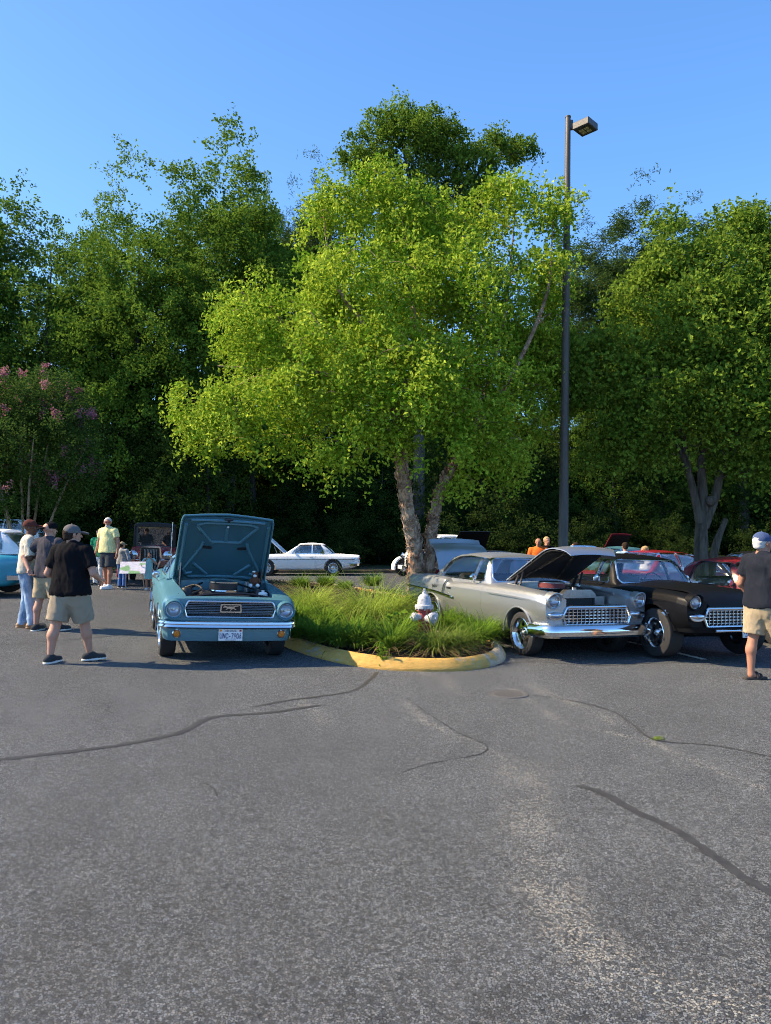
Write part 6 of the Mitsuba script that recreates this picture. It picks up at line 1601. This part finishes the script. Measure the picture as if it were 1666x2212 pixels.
px, py = stand(150, 1431)
k_black, _ = person('man in a black shirt, olive shorts and grey cap walking past the teal coupe', px, py, -8, height_of(150, 1138, 1431), 'skin_light', 'cloth_black', 'cloth_olive', girth=1.30, feet=((-.165, -.16, .01), (.165, .20, .0)), foot_yaw=(-6, -42),
    arms=(((-.11, -.02, -.28), (-.04, .20, -.40)), ((.13, -.04, -.28), (.10, .20, -.38))), hair='hair_dark', cap='cap_grey', head_yaw=-38, res=.008, belly=.3, hem=.87, short_hem=.20, leg_w=1.12, sleeve=.72)
px, py = stand(101, 1363)
person('man in a dark grey shirt with one hand at his back, black cap turned backwards', px, py, -18, height_of(108, 1131, 1363), 'skin_light', 'cloth_charcoal', 'cloth_khaki', girth=1.12, feet=((-.16, -.06, 0), (.18, .06, 0)), foot_yaw=(10, -20),
    arms=(((-.20, -.10, -.22), (-.02, -.17, -.44)), ((.12, .02, -.28), (.06, .12, -.5))), hair=None, cap='cloth_black', cap_yaw=180, head_yaw=-25, res=.009, hem=.88, short_hem=.22, sleeve=.62)
px, py = stand(55, 1357)
person('man in a checked cream shirt, jeans and brown cap with folded arms', px, py, -62, height_of(62, 1126, 1357), 'skin_dark', 'cloth_check', 'denim', long_legs=True, shoes='leather_tan', sole='leather_tan', feet=((-.10, -.04, 0), (.10, .10, 0)), foot_yaw=(8, -10),
    arms=(((-.08, .02, -.28), (.14, .22, -.24)), ((.08, .02, -.28), (-.14, .20, -.20))), cap='cap_brown', head_yaw=-10, res=.009, hem=.90, sleeve=.9, girth=1.02, lean=.02)
px, py = stand(232, 1272)
person('grey haired man in a pale yellow shirt, dark shorts and red sunglasses facing the camera', px, py, 160, 1.86, 'skin_tan', 'cloth_yellow', 'cloth_slate', girth=1.22, feet=((-.13, .10, 0), (.13, -.08, 0)), foot_yaw=(-25, 10), arms=(((-.10, -.01, -.28), (-.13, .06, -.54)), ((.10, -.01, -.28), (.13, .06, -.54))),
    hair='hair_grey', beard='hair_grey', head_yaw=38, glasses='red_lens', shoes='cloth_white', res=.012, hem=.90, short_hem=.22, belly=.5)
px, py = at(263, 1251, 19.6)[0], 19.6
person('small child in a grey jumper, blue trousers and a checked cap seen from behind', px, py, -15, 1.22, 'skin_light', 'cloth_grey', 'cloth_blue', long_legs=True, feet=((-.09, 0, 0), (.09, .02, 0)), arms=(((-.10, 0, -.28), (-.14, .02, -.52)), ((.10, 0, -.28), (.12, .02, -.52))), hair='hair_dark', cap='cap_plaid', cap_yaw=0, head_yaw=-20, long_sleeve=True, res=.014)
px, py = at(213, 1243, 20.2)[0], 20.2
person('person in a green top and white trousers half hidden behind the man in yellow', px, py, 170, 1.55, 'skin_light', 'cloth_green', 'cloth_white', long_legs=True, hair='hair_dark', res=.016)
px, py = at(322, 1240, 19.2)[0], 19.2
person('toddler in a pale turquoise dress with both hands at the mouth before the maroon truck', px, py, 190, .98, 'skin_tan', 'cloth_aqua', 'cloth_aqua', dress=True, arms=(((-.14, .04, -.20), (.13, .15, .10)), ((.14, .04, -.20), (-.13, .15, .10))), hair='hair_dark', res=.016, shoes='cloth_white')
px, py = stand(1652, 1470)
person('white haired man in a dark shirt, khaki shorts, sandals and a blue cap', px, py, -72, height_of(1640, 1155, 1470), 'skin_tan', 'cloth_navy', 'cloth_khaki', girth=1.18, feet=((-.10, -.10, 0), (.11, .34, .0)), foot_yaw=(-8, -5), sandals=True,
    arms=(((-.10, -.04, -.28), (-.06, .12, -.50)), ((.10, -.04, -.28), (.06, .10, -.52))), hair='hair_grey', cap='cap_blue', head_yaw=-5, res=.008, belly=.4, hem=.88, short_hem=.24, sleeve=.62)
# heads and shoulders beyond the cars
def far_person(label, u, v_top, y, H, yaw, skin, shirt, **k):
    q = at(u, v_top, y)
    g_ = float(gz(q[0], y))
    return person(label, q[0], y, yaw, q[2] - g_, skin, shirt, 'cloth_navy', res=.018, **k)
far_person('bald man in an orange shirt behind the black sedan', 1163, 1163, 22, 1.7, 165, 'skin_tan', 'cloth_orange', girth=1.15)
far_person('blond woman in a black top next to the man in orange', 1181, 1160, 22.6, 1.7, 190, 'skin_light', 'cloth_black', hair='hair_blond')
far_person('dark haired person whose head shows just over the raised silver bonnet', 1244, 1172, 21, 1.6, 90, 'skin_tan', 'cloth_charcoal', hair='hair_dark')
far_person('person in a light blue shirt beyond the raised silver bonnet', 1351, 1172, 21, 1.6, 0, 'skin_tan', 'cloth_skyblue', hair='hair_dark')
far_person('person with fair hair beyond the roof of the black coupe', 1394, 1180, 20, 1.55, 100, 'skin_tan', 'cloth_white', hair='hair_blond')
far_person('white haired person seen through the side window of the black coupe', 1296, 1222, 14.8, 1.3, 80, 'skin_light', 'cloth_white', hair='hair_grey')
far_person('second person with tanned face seen through the side window of the black coupe', 1312, 1226, 15.3, 1.3, 250, 'skin_tan', 'cloth_skyblue', hair='hair_grey')
# --- the broad tree on the right, behind the burgundy pickup
rng = np.random.default_rng(5)
RY = 16.6
def pr(u, v, ru, dy=0.0, rv=None, Y=None):
    y = (Y or RY) + dy; c = at(u, v, y); s = y / FOC
    return (c[0], c[1], c[2], ru * s, min(max(ru, rv or ru) * s, 1.9), (rv or ru) * s)
blobs = [pr(1460, 560, 70, .5, 60), pr(1560, 600, 110, .3, 90), pr(1650, 560, 90, .4, 90), pr(1760, 600, 130, .4, 130), pr(1400, 650, 90, .3, 90), pr(1520, 700, 130, -.5, 110), pr(1650, 720, 130, -.6, 120),
    pr(1350, 760, 90, .2, 80), pr(1460, 830, 120, -.6, 100), pr(1600, 850, 130, -.8, 110), pr(1720, 830, 120, -.4, 120), pr(1320, 900, 75, .2, 70), pr(1290, 1000, 45, .3, 40), pr(1390, 950, 80, 0, 60),
    pr(1640, 950, 110, -.4, 80), pr(1740, 960, 100, 0, 90), pr(1445, 470, 28, .5, 40), pr(1590, 480, 60, .6, 40), pr(1450, 720, 150, 1.8, 150), pr(1620, 760, 170, 1.9, 160), pr(1860, 800, 150, .2, 170), pr(1500, 960, 60, .5, 50), pr(1255, 800, 40, .4, 100)]
tips, _ = crown(rng, blobs, 2100)
g1 = gp(at(1513, 1245, RY)[0], RY)
rs = [([g1 + [0, 0, -.1], at(1515, 1190, RY), at(1516, 1130, RY), at(1518, 1070, RY), at(1515, 1000, RY), at(1520, 900, RY), at(1535, 760, RY), at(1550, 600, RY + .2)], [.19, .145, .13, .115, .09, .07, .05, .015]),
      ([at(1512, 1130, RY - .05), at(1498, 1060, RY - .1), at(1484, 1010, RY - .1), at(1460, 960, RY - .1), at(1400, 930, RY), at(1310, 950, RY + .1)], [.09, .08, .07, .055, .04, .012]),
      ([at(1522, 1140, RY), at(1545, 1075, RY), at(1560, 1010, RY), at(1590, 930, RY - .1), at(1640, 830, RY - .2), at(1690, 700, RY)], [.10, .09, .085, .065, .045, .012]),
      ([at(1490, 1030, RY - .1), at(1475, 940, RY), at(1450, 840, RY), at(1420, 700, RY + .2)], [.07, .06, .045, .012])]
rt = thing('broad_tree', 'broad leafy tree with a forked grey trunk behind the burgundy pickup', 'tree')
P(rt, 'trunk', cat([stem(p, r, 16, .12, i) for i, (p, r) in enumerate(rs)]), 'grey_bark')
st = [g1 + np.array(o) for o in ((.32, .45, 0), (.42, .4, 1.0), (.52, .35, 1.7), (.75, .3, 2.35))]
P(rt, 'trunk', stem(st, [.12, .1, .09, .05], 12, .12, 9), 'grey_bark', label='short dead side stem')
P(rt, 'burl', mv(trimesh.creation.icosphere(2, .12), *(at(1536, 1082, RY - .12))), 'grey_bark')
sk = skeleton(rng, [(np.array(p), r) for p, r in rs], tips[rng.choice(len(tips), 420, replace=False)])
P(rt, 'twig', limbs_mesh(sk, 4), 'grey_bark'); lab(rt + '__twig', 'thin twigs through the crown', kind='stuff')
m, col = foliage(rng, tips, 56, .28, .105, .75, .3, ((.10, .18, .02), (.25, .36, .05)), .28)
put(rt + '__crown', m, 'glossy_leaf', False, color=col)

# --- the crape myrtle on the left, pink panicles
rng = np.random.default_rng(21)
MY = 22.0
def pm(u, v, ru, dy=0.0, rv=None): return pr(u, v, ru, dy, rv, MY)
blobs = [pm(90, 860, 70, 0, 60), pm(20, 870, 70, 0, 60), pm(-70, 880, 80, 0, 70), pm(140, 930, 70, 0, 60), pm(60, 950, 110, -.6, 80), pm(-60, 980, 100, 0, 80), pm(170, 1000, 50, 0, 50), pm(40, 1030, 70, .4, 45), pm(90, 900, 110, 1.2, 90), pm(-150, 960, 80, 0, 80), pm(120, 1060, 60, .3, 40), pm(20, 1070, 60, -.2, 35), pm(190, 1050, 35, .2, 40)]
tips, dirs = crown(rng, blobs, 1350, gap=(.9, .32))
cm = thing('flowering_tree', 'multi-stemmed small tree with pink flower panicles beside the turquoise wagon', 'tree')
gb = gp(at(55, 1180, MY)[0], MY)
for i in range(6):
    a = rng.uniform(-1, 1); b = rng.uniform(-.6, .6)
    p = [gb + [a * .35, b * .35, -.05], gb + [a * .7, b * .6, 1.3], gb + [a * 1.3, b * 1.2, 2.7], gb + [a * 2.2, b * 1.8, 4.2]]
    P(cm, 'stem', stem(p, [.05, .042, .035, .015], 8, .05, i), 'tan_bark')
m, col = foliage(rng, tips, 48, .26, .085, .55, .1, ((.04, .085, .02), (.10, .17, .035)), .25)
put(cm + '__crown', m, 'leaf', False, color=col)
top = tips[(dirs[:, 2] > -.1)]
top = top[rng.choice(len(top), 120, replace=False)]
m, col = foliage(rng, top + [0, 0, .22], 70, .10, .065, .9, 0, ((.34, .13, .17), (.52, .27, .30)), .25, flat=1.5)
put(cm + '__flower', m, 'leaf', False, color=col); lab(cm + '__flower', 'pink flower panicles', kind='stuff')

# --- woodland trees: a few kinds, each copied under its own key
def tree_kind(name, seed, H, trunk_h, blobs, n_clumps, per, spread, leaf, colors, asp=.6, barkm='dark_bark', tr=.22, twigs=90, hang=.2):
    rng = np.random.default_rng(seed)
    tips, _ = crown(rng, blobs, n_clumps, (.35, 1.0), (.5, .35))
    lean = rng.normal(0, .03, 2) * H
    path = [np.array([0, 0, -.4]), np.array([lean[0] * .3, lean[1] * .3, H * .25]), np.array([lean[0] * .8, lean[1] * .7, H * .55]), np.array([lean[0], lean[1], H * .80])]
    rad = [tr * 1.25, tr, tr * .7, .02]
    tr_m = stem(path, rad, 9, .06, seed)
    sk = skeleton(rng, [(np.array(path), rad)], tips[rng.choice(len(tips), twigs, replace=False)])
    wood = cat(tr_m, limbs_mesh(sk, 4))
    m, col = foliage(rng, tips, per, spread, leaf, asp, hang, colors, .25, flat=.75)
    scene['kind_%s_trunk' % name] = {'type': 'shapegroup', 'a': mikit.ply(wood, barkm, smooth=True)}
    scene['kind_%s_crown' % name] = {'type': 'shapegroup', 'a': mikit.ply(m, 'leaf', smooth=False, color=col)}

def auto_blobs(seed, H, W, base, n, kind='round'):
    """overlapping lobes that fill a crown of height H, half width W, from height base up"""
    r = np.random.default_rng(seed); out = []
    for i in range(n):
        t = (i + .5) / n; z = base + (H - base) * t
        if kind == 'round': w = W * (1 - (2 * t - .85) ** 2 * .62)
        elif kind == 'tall': w = W * (.55 + .55 * math.sin(PI * min(1, t * 1.05 + .05))) * (1 - .45 * t)
        else: w = W * (1.05 - t) ** .8
        w = max(w, .50 * W * (1.12 - t) if t > .7 else .25 * W)
        k = 3 if i < n * .8 else 1
        for _ in range(k):
            a = r.uniform(0, 2 * PI); q = w * r.uniform(.35, .75) if k > 1 else 0.1 * W
            s = w * r.uniform(.38, .6)
            out.append((q * math.cos(a), q * math.sin(a), z + r.normal(0, .3), s, s, s * r.uniform(.7, 1.1)))
    return out
G1 = ((.06, .125, .02), (.16, .26, .035)); G2 = ((.075, .15, .02), (.20, .31, .04)); G3 = ((.045, .09, .026), (.11, .17, .04)); G4 = ((.035, .07, .014), (.09, .14, .025)); G5 = ((.02, .04, .012), (.05, .08, .018))  # last two greens darkened to put the woodland shade into the leaf colour
tree_kind('maple', 3, 20, 5, auto_blobs(3, 20, 5.2, 4.5, 11, 'tall'), 760, 84, .42, .165, G2)
tree_kind('oak', 4, 18, 5, auto_blobs(4, 18, 5.8, 5, 10, 'round'), 760, 84, .46, .17, G1)
tree_kind('poplar', 7, 22, 7, auto_blobs(7, 22, 4.2, 6, 12, 'tall'), 700, 84, .42, .165, G2, twigs=110)
tree_kind('pine', 9, 20, 9, auto_blobs(9, 20, 3.6, 9, 12, 'cone'), 820, 100, .33, .16, G3, asp=.22)
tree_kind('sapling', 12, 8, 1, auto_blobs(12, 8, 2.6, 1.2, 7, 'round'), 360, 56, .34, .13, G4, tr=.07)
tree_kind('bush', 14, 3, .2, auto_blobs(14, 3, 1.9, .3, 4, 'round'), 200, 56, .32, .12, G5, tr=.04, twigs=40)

def plant_tree(kind, name, x, y, s, label, category='tree', group=None, rot=None, sx=1.0, trunk=True, kindk=None):
    k = thing(name, label, category, group, kindk)
    z = float(gf(x, y)) if y > LOT_END else float(gz(x, y))
    a = rot if rot is not None else (x * 37.1 + y * 91.7) % 360
    M = T4().translate([x, y, z]).rotate([0, 0, 1], a).scale([s * sx, s * sx, s])
    if trunk: scene[k + '__trunk'] = {'type': 'instance', 'shapegroup': {'type': 'ref', 'id': 'kind_%s_trunk' % kind}, 'to_world': M}
    scene[k + '__crown'] = {'type': 'instance', 'shapegroup': {'type': 'ref', 'id': 'kind_%s_crown' % kind}, 'to_world': M}
    return k
def top_at(kind_h, u, v, y):
    """scale that brings a kind's top to the height seen at (u, v) at depth y"""
    c = at(u, v, y); return c[0], (c[2] - float(gf(c[0], y))) / kind_h * 1.05
def skyline(kind, H, u, v, y, label, name='woodland_tree', sx=1.0, rot=None, group=None):
    x, s = top_at(H, u, v, y)
    return plant_tree(kind, name, x, y, s, label, rot=rot, sx=sx / s * 1.0 if False else sx, group=group)
for (kind, H, u, v, y, label, sx, rot) in [
    ('oak', 19, 70, 400, 39, 'dark leafy tree rising behind the flowering tree at the left end of the woodland', 1.0, 10),
    ('oak', 19, -90, 430, 40, 'leafy tree cut by the left border above the turquoise wagon', 1.0, 120),
    ('maple', 20.5, 215, 425, 44, 'narrow tree with a thin leafy top left of the spiky maple', .7, 200),
    ('maple', 20.5, 300, 350, 38, 'dark maple with several spiky upright tops left of the birch', .95, 60),
    ('poplar', 22.5, 495, 285, 40, 'tall tree with a bright pointed top above the bonnet of the turquoise coupe', 1.15, 30),
    ('oak', 19, 420, 380, 42, 'round topped tree crowded against the tall pointed one', .8, 250),
    ('poplar', 22.5, 560, 395, 45, 'lean tree with thin outer twigs beside the tall pointed tree', .7, 150),
    ('pine', 20.5, 690, 340, 48, 'feathery blue-green conifer peeping out over the birch', .9, 0),
    ('pine', 20.5, 640, 410, 49, 'lower feathery conifer left of the blue-green one', .9, 100),
    ('pine', 20.5, 1270, 440, 48, 'dark pine just right of the lamp post', 1.2, 40),
    ('pine', 20.5, 1380, 398, 50, 'dark pine with the highest crown right of the lamp post', 1.35, 140),
    ('pine', 20.5, 1490, 430, 50, 'dark pine with a flat crown behind the broad tree', 1.3, 260),
    ('oak', 19, 1600, 440, 40, 'light green tree topping the right border', 1.0, 160),
    ('maple', 20.5, 1720, 450, 41, 'leafy tree cut by the right border', 1.0, 320)]:
    skyline(kind, H, u, v, y, label, sx=sx, rot=rot)
rng = np.random.default_rng(61)
TY = 37.5
def pt(u, v, ru, dy=0.0, rv=None): return pr(u, v, ru, dy, rv, TY)
blobs = [pt(850, 262, 46, 0, 42), pt(905, 290, 75, -.6, 55), pt(810, 325, 60, .3, 45), pt(965, 320, 60, .4, 50), pt(765, 352, 30, 0, 22), pt(1065, 325, 60, .5, 32), pt(1125, 318, 42, .6, 26), pt(1020, 372, 70, .2, 40), pt(880, 390, 120, .5, 60), pt(930, 300, 55, 2, 45), pt(1000, 440, 110, .6, 60), pt(860, 470, 130, .6, 60)]
tips, _ = crown(rng, blobs, 620, (.3, 1.0), (.6, .36))
tk = thing('tall_tree', 'tallest tree, rising behind the birch with one leafy limb reaching right', 'tree')
gt = np.array([at(905, 1180, TY)[0], TY, float(gf(0, TY))])
tpaths = [([gt + [0, 0, -.3], at(905, 900, TY), at(900, 600, TY), at(890, 420, TY), at(860, 270, TY)], [.34, .28, .2, .12, .03]), ([at(898, 560, TY), at(960, 450, TY), at(1040, 370, TY + .3), at(1130, 320, TY + .5)], [.16, .12, .08, .02])]
P(tk, 'trunk', cat([stem(p, r, 10, .06, i) for i, (p, r) in enumerate(tpaths)]), 'dark_bark')
sk = skeleton(rng, [(np.array(p), r) for p, r in tpaths], tips[rng.choice(len(tips), 200, replace=False)])
P(tk, 'twig', limbs_mesh(sk, 4), 'dark_bark'); lab(tk + '__twig', 'thin twigs through the crown', kind='stuff')
m, col = foliage(rng, tips, 80, .38, .165, .65, .2, ((.07, .14, .018), (.22, .33, .045)), .28)
put(tk + '__crown', m, 'leaf', False, color=col)
rng = np.random.default_rng(77)
inner = []
for k in range(34):
    x = -34 + 68 * ((k * 0.618034) % 1); y = 36.5 + 17 * ((k * 0.381966 + .2) % 1)
    kind, H = [('oak', 18), ('maple', 20), ('poplar', 22), ('oak', 18)][k % 4]
    s = rng.uniform(.52, .74)
    plant_tree(kind, 'shaded_tree', x, y, s, 'shaded tree inside the dark woodland behind the parked cars', group='shaded trees inside the woodland', rot=rng.uniform(0, 360), sx=1.15)
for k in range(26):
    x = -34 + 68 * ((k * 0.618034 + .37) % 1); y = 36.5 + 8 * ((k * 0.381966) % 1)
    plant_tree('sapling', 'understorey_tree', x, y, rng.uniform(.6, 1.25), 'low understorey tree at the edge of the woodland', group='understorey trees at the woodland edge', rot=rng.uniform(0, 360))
k_under = []
lab('undergrowth', 'dense low bushes along the foot of the woodland', 'undergrowth', kind='stuff')
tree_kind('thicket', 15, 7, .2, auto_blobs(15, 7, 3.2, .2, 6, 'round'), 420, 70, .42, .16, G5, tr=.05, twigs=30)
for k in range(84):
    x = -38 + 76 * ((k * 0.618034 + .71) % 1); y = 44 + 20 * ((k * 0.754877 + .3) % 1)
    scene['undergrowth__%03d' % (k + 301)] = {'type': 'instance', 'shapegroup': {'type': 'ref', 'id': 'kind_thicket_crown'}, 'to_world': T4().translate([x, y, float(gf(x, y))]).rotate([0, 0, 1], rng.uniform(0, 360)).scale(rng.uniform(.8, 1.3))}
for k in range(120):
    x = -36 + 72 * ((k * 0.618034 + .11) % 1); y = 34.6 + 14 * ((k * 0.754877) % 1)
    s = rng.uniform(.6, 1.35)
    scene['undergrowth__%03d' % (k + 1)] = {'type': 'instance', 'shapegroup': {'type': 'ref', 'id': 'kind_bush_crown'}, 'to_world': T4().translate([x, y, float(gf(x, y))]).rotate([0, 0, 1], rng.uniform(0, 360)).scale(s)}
